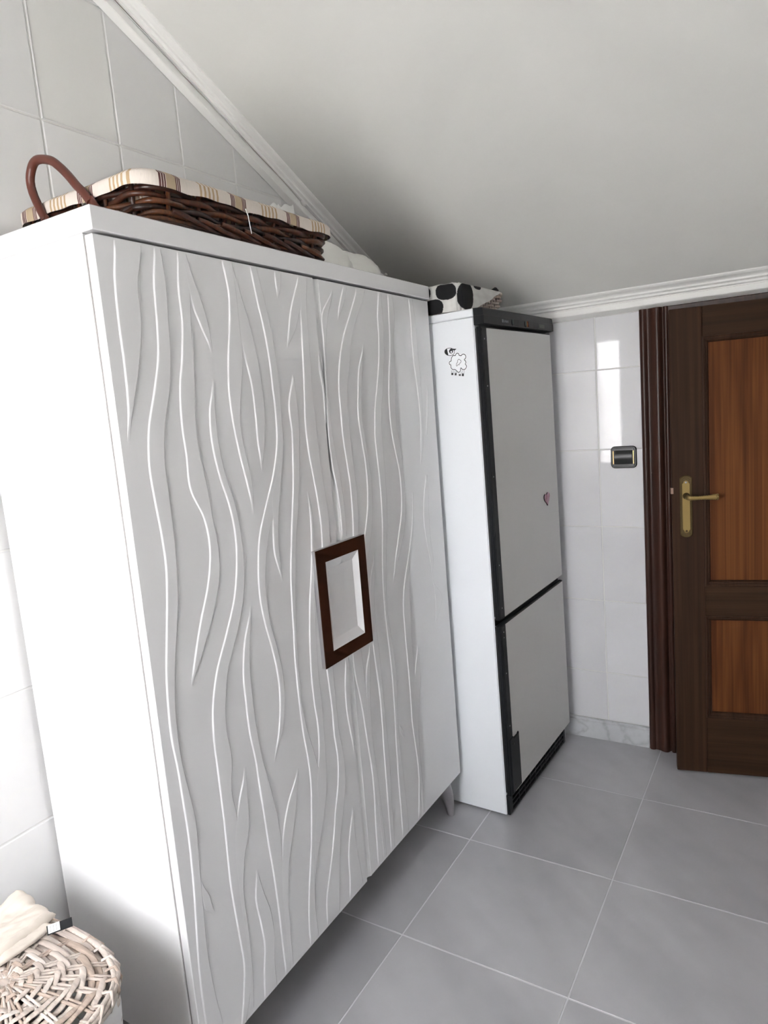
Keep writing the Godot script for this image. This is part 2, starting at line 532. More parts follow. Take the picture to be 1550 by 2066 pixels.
# ---------------------------------------------------------------- the door
func build_door() -> void:
	var fr := base("trim_3")
	structure(fr, "dark brown moulded door frame", "door frame")
	var p := [Vector2(0.898, 0.0), Vector2(0.898, 0.012), Vector2(0.901, 0.017), Vector2(0.907, 0.0205), Vector2(0.914, 0.0195), Vector2(0.919, 0.0165), Vector2(0.921, 0.0135), Vector2(0.928, 0.0135), Vector2(0.938, 0.016), Vector2(0.947, 0.0215), Vector2(0.957, 0.025), Vector2(0.966, 0.0225), Vector2(0.971, 0.016), Vector2(0.974, 0.006), Vector2(0.9785, 0.006), Vector2(0.9805, 0.015), Vector2(0.986, 0.018), Vector2(0.993, 0.016), Vector2(0.997, 0.010), Vector2(0.998, 0.0)]
	var st := begin()
	sweep(st, p, Vector3(0, 0.0, 0), Vector3(0, 0, 1), Vector3(-1, 0, 0), Vector3(0, 1.684, 0), true)
	obj("casing", st, M.casing, fr)
	st = begin()
	var q := []
	for v in p:
		q.append(Vector2(2.72 - v.x, v.y))
	q.reverse()
	sweep(st, q, Vector3(0, 0.0, 0), Vector3(0, 0, 1), Vector3(-1, 0, 0), Vector3(0, 1.684, 0), true)
	obj("casing", st, M.casing, fr)
	boxed("head", Vector3(-0.012, 1.662, 0.975), Vector3(0.09, 1.684, 1.745), 0.003, M.casing, fr)
	boxed("jamb", Vector3(0.0, 0.0, 0.985), Vector3(0.12, 1.664, 1.006), 0.001, M.casing, fr)
	boxed("jamb", Vector3(0.0, 0.0, 1.722), Vector3(0.12, 1.664, 1.735), 0.001, M.casing, fr)
	# the dim passage behind the door
	st = begin()
	box(st, Vector3(0.84, -0.1, 0.5), Vector3(0.9, 1.9, 2.3), 0.0)
	box(st, Vector3(0.12, -0.1, 0.5), Vector3(0.9, 1.9, 0.56), 0.0)
	box(st, Vector3(0.12, -0.1, 2.24), Vector3(0.9, 1.9, 2.3), 0.0)
	box(st, Vector3(0.12, 1.85, 0.5), Vector3(0.9, 1.91, 2.3), 0.0)
	var pas := obj("wall_passage", st, M.room_wall)
	structure(pas, "dim passage behind the door", "wall")

	var d := base("door_1")
	structure(d, "brown wooden door ajar with two reddish panels", "door")
	var a := 0.2264
	d.transform = Transform3D(Basis(Vector3(sin(a), 0, cos(a)), Vector3.UP, Vector3(-cos(a), 0, sin(a))), Vector3(-0.153, 0, 1.0189))
	var T := -0.036
	boxed("stile", Vector3(0, 0.008, T), Vector3(0.1015, 1.657, 0), 0.002, M.oak_frame, d)
	boxed("stile", Vector3(0.6185, 0.008, T), Vector3(0.715, 1.657, 0), 0.002, M.oak_frame, d)
	boxed("rail", Vector3(0.1013, 1.5575, T), Vector3(0.6187, 1.657, 0), 0.0015, M.oak_rail, d)
	boxed("rail", Vector3(0.1013, 0.600, T), Vector3(0.6187, 0.709, 0), 0.0015, M.oak_rail, d)
	boxed("rail", Vector3(0.1013, 0.008, T), Vector3(0.6187, 0.222, 0), 0.0015, M.oak_rail, d)
	for r in [[0.709, 1.5575], [0.222, 0.600]]:
		boxed("panel", Vector3(0.1, r[0], T + 0.008), Vector3(0.62, r[1], -0.013), 0.001, M.oak_panel, d)
		st = begin()
		# moulding ring: (inward, height)
		var mp := [Vector2(-0.0015, 0.0), Vector2(-0.001, 0.0035), Vector2(0.003, 0.005), Vector2(0.007, 0.0035), Vector2(0.009, -0.001), Vector2(0.013, -0.002), Vector2(0.016, -0.005), Vector2(0.0185, -0.0125)]
		for i in mp.size() - 1:
			var m0: Vector2 = mp[i]
			var m1: Vector2 = mp[i + 1]
			var c0 := [Vector3(0.1015 + m0.x, r[0] + m0.x, m0.y), Vector3(0.6185 - m0.x, r[0] + m0.x, m0.y), Vector3(0.6185 - m0.x, r[1] - m0.x, m0.y), Vector3(0.1015 + m0.x, r[1] - m0.x, m0.y)]
			var c1 := [Vector3(0.1015 + m1.x, r[0] + m1.x, m1.y), Vector3(0.6185 - m1.x, r[0] + m1.x, m1.y), Vector3(0.6185 - m1.x, r[1] - m1.x, m1.y), Vector3(0.1015 + m1.x, r[1] - m1.x, m1.y)]
			for k in 4:
				quad(st, c0[k], c0[(k + 1) % 4], c1[(k + 1) % 4], c1[k])
		obj("moulding", st, M.oak_frame, d)
	boxed("paint_chip", Vector3(-0.004, 1.037, -0.01), Vector3(0.0045, 1.058, 0.0012), 0.0005, paint(Color(0.62, 0.52, 0.46), 0.8), d)
	# handle
	var h := base("handle", d)
	st = begin()
	var ol := PackedVector2Array()
	for k in 9:
		var g := PI * (0.2 + 0.6 * k / 8.0)
		ol.append(Vector2(0.044 + 0.0245 * cos(g), 1.084 + 0.0245 * sin(g) - 0.0085))
	for k in 9:
		var g := PI * (1.2 + 0.6 * k / 8.0)
		ol.append(Vector2(0.044 + 0.0245 * cos(g), 0.899 + 0.0245 * sin(g) + 0.0085))
	plate(st, ol, 0.0, 0.0042, 0.0018)
	obj("backplate", st, M.brass_dark, h)
	st = begin()
	var inn := PackedVector2Array([Vector2(0.0320, 0.912), Vector2(0.0355, 0.908), Vector2(0.0375, 0.902), Vector2(0.0440, 0.8995), Vector2(0.0505, 0.902), Vector2(0.0525, 0.908), Vector2(0.0560, 0.912), Vector2(0.0560, 1.071), Vector2(0.0525, 1.075), Vector2(0.0505, 1.081), Vector2(0.0440, 1.0835), Vector2(0.0375, 1.081), Vector2(0.0355, 1.075), Vector2(0.0320, 1.071)])
	plate(st, inn, 0.004, 0.0056, 0.0007)
	obj("inlay", st, M.brass, h)
	# beaded border of the plate
	st = begin()
	for s in [-1, 1]:
		for k in 40:
			var y := 0.908 + 0.167 * k / 39.0
			var c := Vector3(0.044 + s * 0.0158, y, 0.0042)
			box(st, c - Vector3(0.0012, 0.0014, 0.0012), c + Vector3(0.0012, 0.0014, 0.0012), 0.0007)
		for k in 14:
			var g := PI * (0.22 + 0.56 * (k % 7) / 6.0)
			var rr := 0.0205 - 0.005 * (k / 7)
			var c := Vector3(0.044 + rr * cos(g), 0.9915 + s * (0.084 + rr * sin(g)), 0.0042)
			box(st, c - Vector3(0.0014, 0.0014, 0.0012), c + Vector3(0.0014, 0.0014, 0.0012), 0.0008)
	obj("beading", st, M.brass_dark, h)
	for y in [1.0765, 0.9065]:
		st = begin()
		lathe(st, [Vector2(0.0036, 0.0), Vector2(0.0036, 0.001), Vector2(0.0028, 0.0017), Vector2(0.0, 0.0019)], Transform3D(Basis(Vector3.RIGHT, PI / 2), Vector3(0.044, y, 0.0055)), 14)
		obj("screw", st, M.steel if y > 1.0 else M.brass_dark, h)
	st = begin()
	lathe(st, [Vector2(0.0115, 0.0), Vector2(0.0115, 0.002), Vector2(0.0095, 0.004), Vector2(0.008, 0.0045), Vector2(0.0075, 0.022), Vector2(0.0, 0.022)], Transform3D(Basis(Vector3.RIGHT, PI / 2), Vector3(0.0445, 1.029, 0.0045)), 20)
	obj("rose", st, M.brass_dark, h)
	st = begin()
	var pts := [Vector3(0.0445, 1.029, 0.018), Vector3(0.0455, 1.0285, 0.030), Vector3(0.050, 1.0275, 0.038), Vector3(0.060, 1.0265, 0.041), Vector3(0.078, 1.0265, 0.041), Vector3(0.098, 1.0270, 0.040), Vector3(0.118, 1.0275, 0.039), Vector3(0.134, 1.0280, 0.038), Vector3(0.1405, 1.0280, 0.0375)]
	var sm := []
	for i in 33:
		sm.append(catmull(pts, i * 0.25))
	var rad := []
	for i in 33:
		rad.append(catmull([0.0085, 0.009, 0.0088, 0.0075, 0.0068, 0.0075, 0.0088, 0.0105, 0.0102], i * 0.25))
	tube(st, sm, rad, 12, false, 0.62, Vector3(0, 0, 1))
	obj("lever", st, M.brass, h)
	# chased end and edges of the lever
	st = begin()
	for k in 12:
		var t := 2.9 + k * 0.36
		for s in [-1, 1]:
			var c: Vector3 = catmull(pts, minf(t, 7.9)) + Vector3(0, s * float(catmull([0.0085, 0.009, 0.0088, 0.0075, 0.0068, 0.0075, 0.0088, 0.0105, 0.0102], minf(t, 7.9))) * 0.9, 0.001)
			box(st, c - Vector3(0.002, 0.0014, 0.0016), c + Vector3(0.002, 0.0014, 0.0016), 0.0008)
	for k in 9:
		var c := Vector3(0.1345 + 0.0045 * (k % 2) + 0.001 * (k % 3), 1.020 + 0.002 * k, 0.0435)
		box(st, c - Vector3(0.0013, 0.0011, 0.0012), c + Vector3(0.0013, 0.0011, 0.0012), 0.0006)
	obj("chasing", st, M.brass_dark, h)

func build_switch() -> void:
	var s := base("light_switch")
	tag(s, "black rocker light switch with gilt side strips on the tiles", "light switch")
	s.transform = Transform3D(Basis(Vector3(0, 0, 1), Vector3.UP, Vector3(-1, 0, 0)), Vector3(0, 1.1563, 0.8293))
	var st := begin()
	var ol := PackedVector2Array()
	var r := rrect(-0.0455, -0.0415, 0.0455, 0.0415, 0.013, 6)
	for v in r:   # sides bulge a little
		ol.append(v + Vector2(signf(v.x) * 0.0022 * (1.0 - pow(v.y / 0.0415, 2)), 0))
	plate(st, ol, 0.0, 0.009, 0.003)
	obj("plate", st, M.switch_dark, s)
	st = begin()
	plate(st, rrect(-0.040, -0.0355, 0.040, 0.0355, 0.008, 5), 0.0088, 0.0105, 0.0015)
	obj("surround", st, M.switch_dark, s)
	st = begin()
	for i in 8:   # curved rocker
		var a0 := -1.0 + 2.0 * i / 8.0
		var a1 := -1.0 + 2.0 * (i + 1) / 8.0
		var z0 := 0.0105 + 0.006 * (1.0 - a0 * a0) + 0.001
		var z1 := 0.0105 + 0.006 * (1.0 - a1 * a1) + 0.001
		st.set_smooth_group(0)
		quad(st, Vector3(-0.0325, a0 * 0.026, z0), Vector3(0.0325, a0 * 0.026, z0), Vector3(0.0325, a1 * 0.026, z1), Vector3(-0.0325, a1 * 0.026, z1))
		st.set_smooth_group(-1)
		quad(st, Vector3(0.0325, a0 * 0.026, 0.0095), Vector3(0.0325, a1 * 0.026, 0.0095), Vector3(0.0325, a1 * 0.026, z1), Vector3(0.0325, a0 * 0.026, z0))
		quad(st, Vector3(-0.0325, a1 * 0.026, 0.0095), Vector3(-0.0325, a0 * 0.026, 0.0095), Vector3(-0.0325, a0 * 0.026, z0), Vector3(-0.0325, a1 * 0.026, z1))
	obj("rocker", st, M.switch_dark, s)
	for x in [-0.0365, 0.0365]:
		boxed("gilt_strip", Vector3(x - 0.0018, -0.025, 0.010), Vector3(x + 0.0018, 0.025, 0.0135), 0.0008, paint(Color(0.85, 0.72, 0.5), 0.3, 0.8), s)

# ---------------------------------------------------------------- the wardrobe
# one raised band of the door's relief: left and right edges in mm, evenly spaced from y1 down to y0
var bands_made := 0

func band(st: SurfaceTool, y1: int, y0: int, left: Array, right: Array) -> void:
	var rows := maxi(12, int((y1 - y0) / 7.0))
	var ease := [[0.0, -0.08], [0.25, 0.12], [0.5, 0.5], [0.75, 0.88], [1.0, 1.0], [1.4, 1.004]]
	bands_made += 1
	var lift := 1.0 + 0.012 * (bands_made % 9)   # overlapping bands never share a plane
	var prev := []
	st.set_smooth_group(0)
	for i in rows + 1:
		var t := i / float(rows)
		var k := t * (left.size() - 1)
		var xl: float = catmull(left, k) * 0.001
		var xr: float = maxf(catmull(right, k) * 0.001, xl + 0.0006)
		var y := lerpf(y1, y0, t) * 0.001
		var w := xr - xl
		var s := minf(0.0034, w * 0.5)
		var end := minf(1.0, minf((y1 * 0.001 - y) / 0.02 + 0.12, (y - y0 * 0.001) / 0.02 + 0.12))
		var h := 0.0020 * lift * minf(1.0, w / 0.010) * end
		var row := []
		for e in ease:
			row.append(Vector3(xl - 0.002 + minf(e[0] * s, w * 0.5 + 0.0018), y, e[1] * h))
		for e in [5, 4, 3, 2, 1, 0]:
			row.append(Vector3(xr + 0.002 - minf(ease[e][0] * s, w * 0.5 + 0.0018), y, ease[e][1] * h))
		if i > 0:
			for c in 11:
				quad(st, row[c], row[c + 1], prev[c + 1], prev[c])
		prev = row
	st.set_smooth_group(-1)

func build_wardrobe() -> void:
	var w := base("wardrobe")
	tag(w, "tall white two-door wardrobe with wavy bark relief on its glossy doors", "wardrobe")
	w.transform = Transform3D(Basis.from_euler(Vector3(0.002, 0.0013, -0.0053)), Vector3(-1.898, 0, 0.4016))
	var back := -0.392
	boxed("top_panel", Vector3(-0.002, 1.7417, back), Vector3(1.1995, 1.7808, 0.004), 0.0016, M.white_gloss, w)
	boxed("side_panel", Vector3(0.0, 0.149, back), Vector3(0.019, 1.7415, -0.0255), 0.0012, M.white_edge, w)
	boxed("side_panel", Vector3(1.178, 0.149, back), Vector3(1.197, 1.7415, -0.0255), 0.0012, M.white_edge, w)
	for x in [0.003, 1.177]:
		boxed("door_seal", Vector3(x, 0.152, -0.0258), Vector3(x + 0.016, 1.736, -0.0193), 0.0, M.seal_grey, w)
	boxed("bottom_panel", Vector3(0.019, 0.149, back), Vector3(1.178, 0.171, -0.03), 0.001, M.white_edge, w)
	boxed("back_panel", Vector3(0.019, 0.171, back), Vector3(1.178, 1.7415, back + 0.006), 0.0, M.white_edge, w)
	boxed("partition", Vector3(0.59, 0.171, back + 0.006), Vector3(0.609, 1.7415, -0.034), 0.001, M.white_edge, w)
	var left_bands := begin()
	box(left_bands, Vector3(-0.0005, 0.1495, -0.0195), Vector3(0.6005, 1.7365, 0.0), 0.0014)
	band(left_bands, 1732, 1387, [42, 32, 29, 29, 26, 17], [97, 80, 76, 60, 38, 17])
	band(left_bands, 1733, 201, [127, 116, 112, 105, 86, 64, 54, 56, 61, 62, 54, 43, 32, 26, 24, 29, 31, 33, 32, 29, 24, 19, 16, 16, 17], [141, 143, 139, 134, 121, 100, 90, 90, 90, 87, 80, 67, 53, 43, 39, 41, 49, 55, 51, 48, 45, 42, 44, 49, 57])
	band(left_bands, 537, 441, [45, 46, 47, 52, 72], [48, 54, 64, 68, 72])
	band(left_bands, 1733, 913, [181, 173, 172, 162, 147, 141, 143, 143, 169, 174, 159, 131, 106, 87], [202, 201, 194, 190, 184, 176, 177, 186, 191, 197, 189, 163, 126, 87])
	band(left_bands, 1732, 1550, [187, 195, 203, 221, 241], [202, 214, 230, 240, 242])
	band(left_bands, 1499, 150, [236, 216, 213, 223, 241, 248, 241, 223, 190, 154, 133, 125, 125, 125, 125, 123, 122, 125, 129, 132, 121, 106], [237, 231, 231, 240, 258, 265, 264, 252, 225, 188, 169, 161, 166, 155, 161, 158, 151, 146, 148, 150, 142, 119])
	band(left_bands, 691, 163, [199, 171, 148, 143, 142, 143, 145, 141, 132], [201, 197, 191, 166, 155, 155, 155, 152, 145])
	band(left_bands, 1735, 1215, [298, 306, 298, 284, 276, 278, 287, 300, 310], [325, 328, 328, 327, 312, 299, 305, 315, 310])
	band(left_bands, 1734, 1302, [310, 315, 321, 333, 346, 348, 347, 351], [325, 342, 360, 372, 379, 378, 368, 352])
	band(left_bands, 1735, 655, [381, 390, 403, 411, 413, 414, 407, 385, 351, 320, 306, 301, 308, 322, 331, 329, 315, 292], [400, 414, 427, 434, 436, 434, 430, 414, 387, 351, 331, 322, 325, 338, 348, 346, 328, 293])
	band(left_bands, 1381, 1049, [421, 407, 374, 367, 363, 380], [434, 421, 402, 386, 379, 381])
	band(left_bands, 1735, 1676, [460, 459, 459, 461, 462], [482, 478, 475, 470, 464])
	band(left_bands, 1734, 1570, [543, 523, 503, 490, 480], [555, 552, 535, 514, 482])
	band(left_bands, 1733, 156, [542, 540, 536, 531, 525, 518, 519, 528, 537, 541, 536, 528, 520, 513, 510, 513, 516, 515, 520, 511, 489, 471, 447, 422, 416], [573, 564, 562, 559, 556, 558, 559, 564, 572, 575, 569, 561, 551, 542, 536, 535, 535, 536, 545, 544, 527, 503, 489, 478, 469])
	band(left_bands, 1508, 154, [488, 464, 465, 458, 449, 435, 422, 410, 404, 400, 395, 394, 395, 398, 405, 406, 398, 388, 374, 359, 349, 346], [491, 494, 492, 483, 471, 456, 439, 428, 418, 410, 406, 404, 403, 415, 431, 443, 437, 410, 392, 382, 375, 374])
	band(left_bands, 1236, 155, [503, 503, 497, 486, 471, 460, 452, 448, 449, 454, 448, 430, 421, 399, 392, 377, 367, 367], [505, 512, 506, 497, 489, 483, 479, 476, 477, 476, 474, 469, 457, 430, 402, 384, 377, 378])
	band(left_bands, 1566, 1390, [597, 593, 600, 599, 599], [600, 601, 605, 605, 601])
	band(left_bands, 389, 158, [563, 542, 527, 524, 517], [565, 564, 566, 573, 579])
	band(left_bands, 787, 524, [592, 580, 577, 585, 595], [606, 601, 597, 597, 597])
	band(left_bands, 452, 151, [199, 187, 193, 197, 186, 180], [201, 212, 227, 229, 221, 220])
	band(left_bands, 1023, 154, [270, 241, 226, 224, 225, 233, 236, 240, 243, 248, 251, 252, 252, 253], [272, 257, 247, 245, 247, 253, 266, 277, 284, 281, 281, 277, 273, 269])
	band(left_bands, 601, 157, [364, 319, 291, 277, 269, 266, 265, 265], [367, 351, 330, 305, 292, 284, 281, 280])
	var dl := obj("door", left_bands, M.white_gloss, w)
	# the right door runs slightly out of square and drops away beside the seam
	var right_bands := begin()
	plate(right_bands, PackedVector2Array([Vector2(0.6235, 0.1495), Vector2(1.2075, 0.1495), Vector2(1.2015, 0.9), Vector2(1.1965, 1.7365), Vector2(0.6235, 1.7365)]), -0.0195, 0.0, 0.0014)
	sweep(right_bands, [Vector2(0.602, -0.0195), Vector2(0.602, -0.0075), Vector2(0.6150, -0.0065), Vector2(0.6185, -0.0050), Vector2(0.6225, -0.0018), Vector2(0.6255, -0.0001)], Vector3(0, 0.1495, 0), Vector3(1, 0, 0), Vector3(0, 0, 1), Vector3(0, 1.587, 0), true)
	band(right_bands, 1717, 1099, [679, 627, 623, 620, 616, 611, 609, 613, 624, 629, 628], [681, 652, 634, 626, 623, 623, 627, 637, 646, 649, 649])
	band(right_bands, 1734, 1647, [731, 720, 709, 700, 696], [745, 737, 727, 711, 697])
	band(right_bands, 1733, 157, [790, 754, 712, 685, 671, 670, 670, 677, 684, 684, 679, 670, 657, 643, 632, 628, 632, 644, 653, 659, 667, 671, 670, 665, 663, 662], [832, 790, 750, 730, 711, 700, 703, 707, 711, 710, 704, 694, 684, 675, 669, 668, 672, 675, 674, 673, 677, 681, 684, 686, 688, 689])
	band(right_bands, 784, 157, [712, 685, 675, 669, 671, 675, 679, 683, 686, 689, 692], [715, 704, 694, 688, 686, 690, 695, 698, 701, 704, 706])
	band(right_bands, 1590, 961, [803, 772, 757, 749, 756, 765, 765, 755, 733, 710, 691], [805, 788, 774, 767, 774, 783, 787, 782, 766, 740, 704])
	band(right_bands, 1030, 157, [774, 746, 731, 726, 728, 733, 739, 741, 740, 738, 737, 736, 735, 734, 733], [775, 764, 752, 750, 753, 756, 758, 759, 760, 761, 761, 758, 755, 754, 752])
	band(right_bands, 1735, 157, [901, 887, 884, 874, 856, 836, 825, 826, 830, 830, 826, 817, 808, 803, 803, 806, 810, 813, 812, 810, 806, 804, 802, 802, 802, 801], [914, 914, 911, 902, 888, 871, 862, 861, 861, 859, 852, 839, 827, 818, 815, 822, 831, 835, 831, 825, 823, 826, 830, 833, 836, 837])
	band(right_bands, 1734, 920, [952, 948, 944, 933, 919, 913, 914, 927, 942, 944, 934, 908, 881, 862], [975, 980, 963, 962, 954, 947, 947, 960, 965, 966, 960, 938, 899, 863])
	band(right_bands, 1161, 157, [1012, 1003, 983, 956, 925, 907, 904, 904, 906, 907, 906, 905, 912, 919, 920, 911, 901], [1015, 1007, 993, 972, 953, 945, 942, 940, 941, 943, 939, 935, 936, 938, 936, 925, 914])
	band(right_bands, 693, 157, [974, 950, 933, 928, 928, 928, 927, 928, 928, 928], [976, 977, 972, 956, 944, 938, 937, 939, 939, 939])
	band(right_bands, 1734, 1238, [1073, 1076, 1074, 1077, 1085, 1092, 1093, 1086, 1077], [1096, 1103, 1105, 1108, 1112, 1111, 1107, 1101, 1079])
	band(right_bands, 1202, 727, [1103, 1080, 1070, 1077, 1093, 1104, 1110, 1101], [1113, 1109, 1105, 1104, 1113, 1104, 1156, 1111])
	band(right_bands, 1475, 1326, [1154, 1147, 1140, 1132, 1124], [1158, 1156, 1151, 1142, 1132])
	band(right_bands, 497, 446, [832, 833, 835, 842, 853], [835, 842, 849, 852, 855])
	var dr := obj("door", right_bands, M.white_gloss, w)
	dr.position.z = -0.002   # hung a little deeper than its neighbour
	# square handle, one half on either door: dark mirror face, bevelled white recess
	for side in 2:
		var d: Node3D = dl if side == 0 else dr
		var sx := -1.0 if side == 0 else 1.0
		var x0 := 0.6005 if side == 0 else 0.6018
		var xo := 0.4935 if side == 0 else 0.7085
		var xi := 0.5290 if side == 0 else 0.6730
		var xs := 0.5445 if side == 0 else 0.6575
		var y0 := 0.7985
		var y1 := 1.0925
		var yi0 := 0.833
		var yi1 := 1.0585
		var ys0 := 0.857
		var ys1 := 1.0365
		var zf := 0.013 if side == 0 else 0.0148
		var pl := PackedVector2Array([Vector2(x0, y0), Vector2(xo, y0), Vector2(xo, y1), Vector2(x0, y1), Vector2(x0, yi1), Vector2(xi, yi1), Vector2(xi, yi0), Vector2(x0, yi0)])
		var st := begin()
		plate(st, pl, zf - 0.0022, zf, 0.0)
		obj("handle_face", st, M.mirror_brown, d)
		st = begin()
		plate(st, pl, 0.0, zf - 0.0022, 0.0)
		obj("handle_edge", st, M.steel, d)
		st = begin()
		var zb := 0.0045
		var A := [Vector3(x0, yi1, zf), Vector3(xi, yi1, zf), Vector3(xi, yi0, zf), Vector3(x0, yi0, zf)]
		var B := [Vector3(x0, ys1, zb), Vector3(xs, ys1, zb), Vector3(xs, ys0, zb), Vector3(x0, ys0, zb)]
		for k in 3:
			if side == 0:
				quad(st, A[k], A[k + 1], B[k + 1], B[k])
			else:
				quad(st, A[k + 1], A[k], B[k], B[k + 1])
		if side == 0:
			quad(st, B[0], B[1], B[2], B[3])
		else:
			quad(st, B[3], B[2], B[1], B[0])
		obj("handle_recess", st, M.white_gloss, d)
	# cast metal legs
	for s in [[0.055, -0.04, -1.0, 1.0], [1.165, -0.04, 1.0, 1.0], [0.055, -0.34, -1.0, -1.0], [1.165, -0.34, 1.0, -1.0]]:
		var pts := []
		var rad := []
		for i in 15:
			var t := i / 14.0
			var y := lerpf(0.149, 0.0015, t)
			var r := lerpf(0.044, 0.0105, pow(t, 0.6)) if i < 14 else 0.008
			var outer := 0.014 + 0.005 * sin(t * PI)   # the outer edge stays nearly upright, the inner one sweeps in
			pts.append(Vector3(s[0] + s[2] * (outer - r), y, s[1] + s[3] * (outer + 0.006 - r)))
			rad.append(r)
		var st := begin()
		tube(st, pts, rad, 18, false, 1.0, Vector3(s[2], 0, s[3]).normalized())
		obj("leg", st, M.leg_metal, w)

# ---------------------------------------------------------------- the fridge
func build_fridge() -> void:
	var f := base("fridge_freezer")
	tag(f, "white fridge freezer with dark trim and control strip beside the wardrobe", "fridge")
	f.transform = Transform3D(Basis.from_euler(Vector3(-0.0055, -0.0426, 0.0029)), Vector3(-0.6689, 0, 0.553))
	boxed("cabinet", Vector3(0.0, 0.008, -0.52), Vector3(0.60, 1.6655, 0.0), 0.004, M.fridge_white, f)
	boxed("top_cover", Vector3(0.0, 1.6662, -0.52), Vector3(0.60, 1.6902, -0.001), 0.003, M.fridge_white, f)
	for x in [0.06, 0.54]:
		for z in [-0.06, -0.46]:
			var st := begin()
			lathe(st, [Vector2(0.0, 0.0), Vector2(0.022, 0.0), Vector2(0.022, 0.006), Vector2(0.018, 0.010)], Transform3D(Basis.IDENTITY, Vector3(x, 0, z)), 16)
			obj("foot", st, M.fridge_black, f)
	# control strip
	var cp := base("control_panel", f)
	var st := begin()
	var prof := [Vector2(0.0, 1.6395), Vector2(0.0335, 1.6415), Vector2(0.0345, 1.6425), Vector2(0.0345, 1.6655), Vector2(0.0335, 1.6675), Vector2(0.0315, 1.685), Vector2(0.0295, 1.6888), Vector2(0.0, 1.6905)]
	sweep(st, prof, Vector3(0.6, 0, 0), Vector3(0, 0, 1), Vector3(0, 1, 0), Vector3(-0.5995, 0, 0))
	var pp := PackedVector2Array()
	for v in prof:
		pp.append(v)
	for x in [0.0005, 0.60]:
		var ids := Geometry2D.triangulate_polygon(pp)
		for k in range(0, ids.size(), 3):
			tri(st, Vector3(x, pp[ids[k]].y, pp[ids[k]].x), Vector3(x, pp[ids[k + 1]].y, pp[ids[k + 1]].x), Vector3(x, pp[ids[k + 2]].y, pp[ids[k + 2]].x))
	obj("housing", st, M.fridge_dark, cp)
	boxed("seam", Vector3(0.0, 1.6662, 0.0), Vector3(0.6, 1.6672, 0.0349), 0.0, M.fridge_black, cp)
	for x in [0.1195, 0.268, 0.4075, 0.441]:
		boxed("seam", Vector3(x - 0.0007, 1.6425, 0.03), Vector3(x + 0.0007, 1.6655, 0.0348), 0.0, M.fridge_black, cp)
	for x in [0.2215, 0.3325]:
		st = begin()
		plate(st, rrect(x - 0.0135, 1.6435, x + 0.0135, 1.6655, 0.010, 6), 0.034, 0.0375, 0.0015)
		obj("knob", st, M.fridge_dark, cp)
		st = begin()
		plate(st, rrect(x - 0.011, 1.6475, x - 0.002, 1.6645, 0.0042, 4), 0.037, 0.0381, 0.0003)
		obj("green_mark", st, paint(Color(0.08, 0.22, 0.19), 0.4), cp)
	st = begin()
	plate(st, PackedVector2Array([Vector2(0.3345, 1.6455), Vector2(0.3405, 1.6455), Vector2(0.342, 1.652), Vector2(0.3395, 1.664), Vector2(0.3345, 1.664), Vector2(0.3365, 1.653)]), 0.037, 0.0384, 0.0003)
	obj("amber_mark", st, paint(Color(0.62, 0.36, 0.13), 0.4), cp)
	st = begin()
	plate(st, PackedVector2Array([Vector2(0.3475, 1.6455), Vector2(0.3525, 1.6455), Vector2(0.354, 1.656), Vector2(0.3505, 1.664), Vector2(0.346, 1.664)]), 0.0345, 0.0384, 0.0003)
	obj("red_mark", st, paint(Color(0.33, 0.10, 0.12), 0.4), cp)
	boxed("badge", Vector3(0.455, 1.6475, 0.034), Vector3(0.5085, 1.6605, 0.0355), 0.0006, paint(Color(0.30, 0.30, 0.29), 0.5), cp)
	st = begin()
	plate(st, rrect(0.1345, 1.6505, 0.1435, 1.6605, 0.001, 2), 0.0343, 0.0348, 0.0)
	plate(st, rrect(0.1362, 1.6522, 0.1418, 1.6588, 0.001, 2), 0.0343, 0.0349, 0.0)
	obj("emblem", st, paint(Color(0.5, 0.52, 0.54), 0.4), cp)
	var tm := TextMesh.new()
	tm.text = "Corberó"
	var sf := SystemFont.new()
	sf.font_names = PackedStringArray(["Droid Sans"])
	tm.font = sf
	tm.font_size = 32
	tm.pixel_size = 0.00034
	tm.depth = 0.0004
	var lt := put("lettering", tm, paint(Color(0.55, 0.57, 0.60), 0.4), cp)
	lt.position = Vector3(0.1655, 1.6550, 0.0347)
	# doors
	for d in [[0.7075, 1.6345, "upper"], [0.0865, 0.6815, "lower"]]:
		var dr := base("door", f)
		boxed("gasket", Vector3(0.004, d[0] + 0.004, 0.0), Vector3(0.594, d[1] - 0.004, 0.006), 0.0015, M.fridge_black, dr)
		boxed("frame", Vector3(0.0, d[0] - 0.006, 0.005), Vector3(0.5985, d[1] + 0.001, 0.0205), 0.0025, M.fridge_dark, dr)
		for z in [0.0095, 0.0145]:
			st = begin()
			tube(st, [Vector3(0.0002, d[0], z), Vector3(0.0002, d[1] - 0.003, z)], 0.0013, 6)
			obj("ridge", st, M.fridge_dark, dr)
		boxed("front_panel", Vector3(0.0413, d[0] - 0.004, 0.0195), Vector3(0.5955, d[1] - 0.004, 0.0218), 0.0006, M.fridge_front, dr)
		boxed("handle_strip", Vector3(0.006, d[0] - 0.004, 0.020), Vector3(0.0385, d[1] - 0.006, 0.0226), 0.001, M.fridge_dark, dr)
		for y in ([1.5973, 1.454, 1.170, 0.882, 0.739] if d[2] == "upper" else [0.657, 0.6385, 0.515, 0.330]):
			st = begin()
			lathe(st, [Vector2(0.0024, 0.0), Vector2(0.0020, 0.0012), Vector2(0.0, 0.0016)], Transform3D(Basis(Vector3.RIGHT, PI / 2), Vector3(0.021, y, 0.0222)), 10)
			obj("screw", st, M.steel, dr)
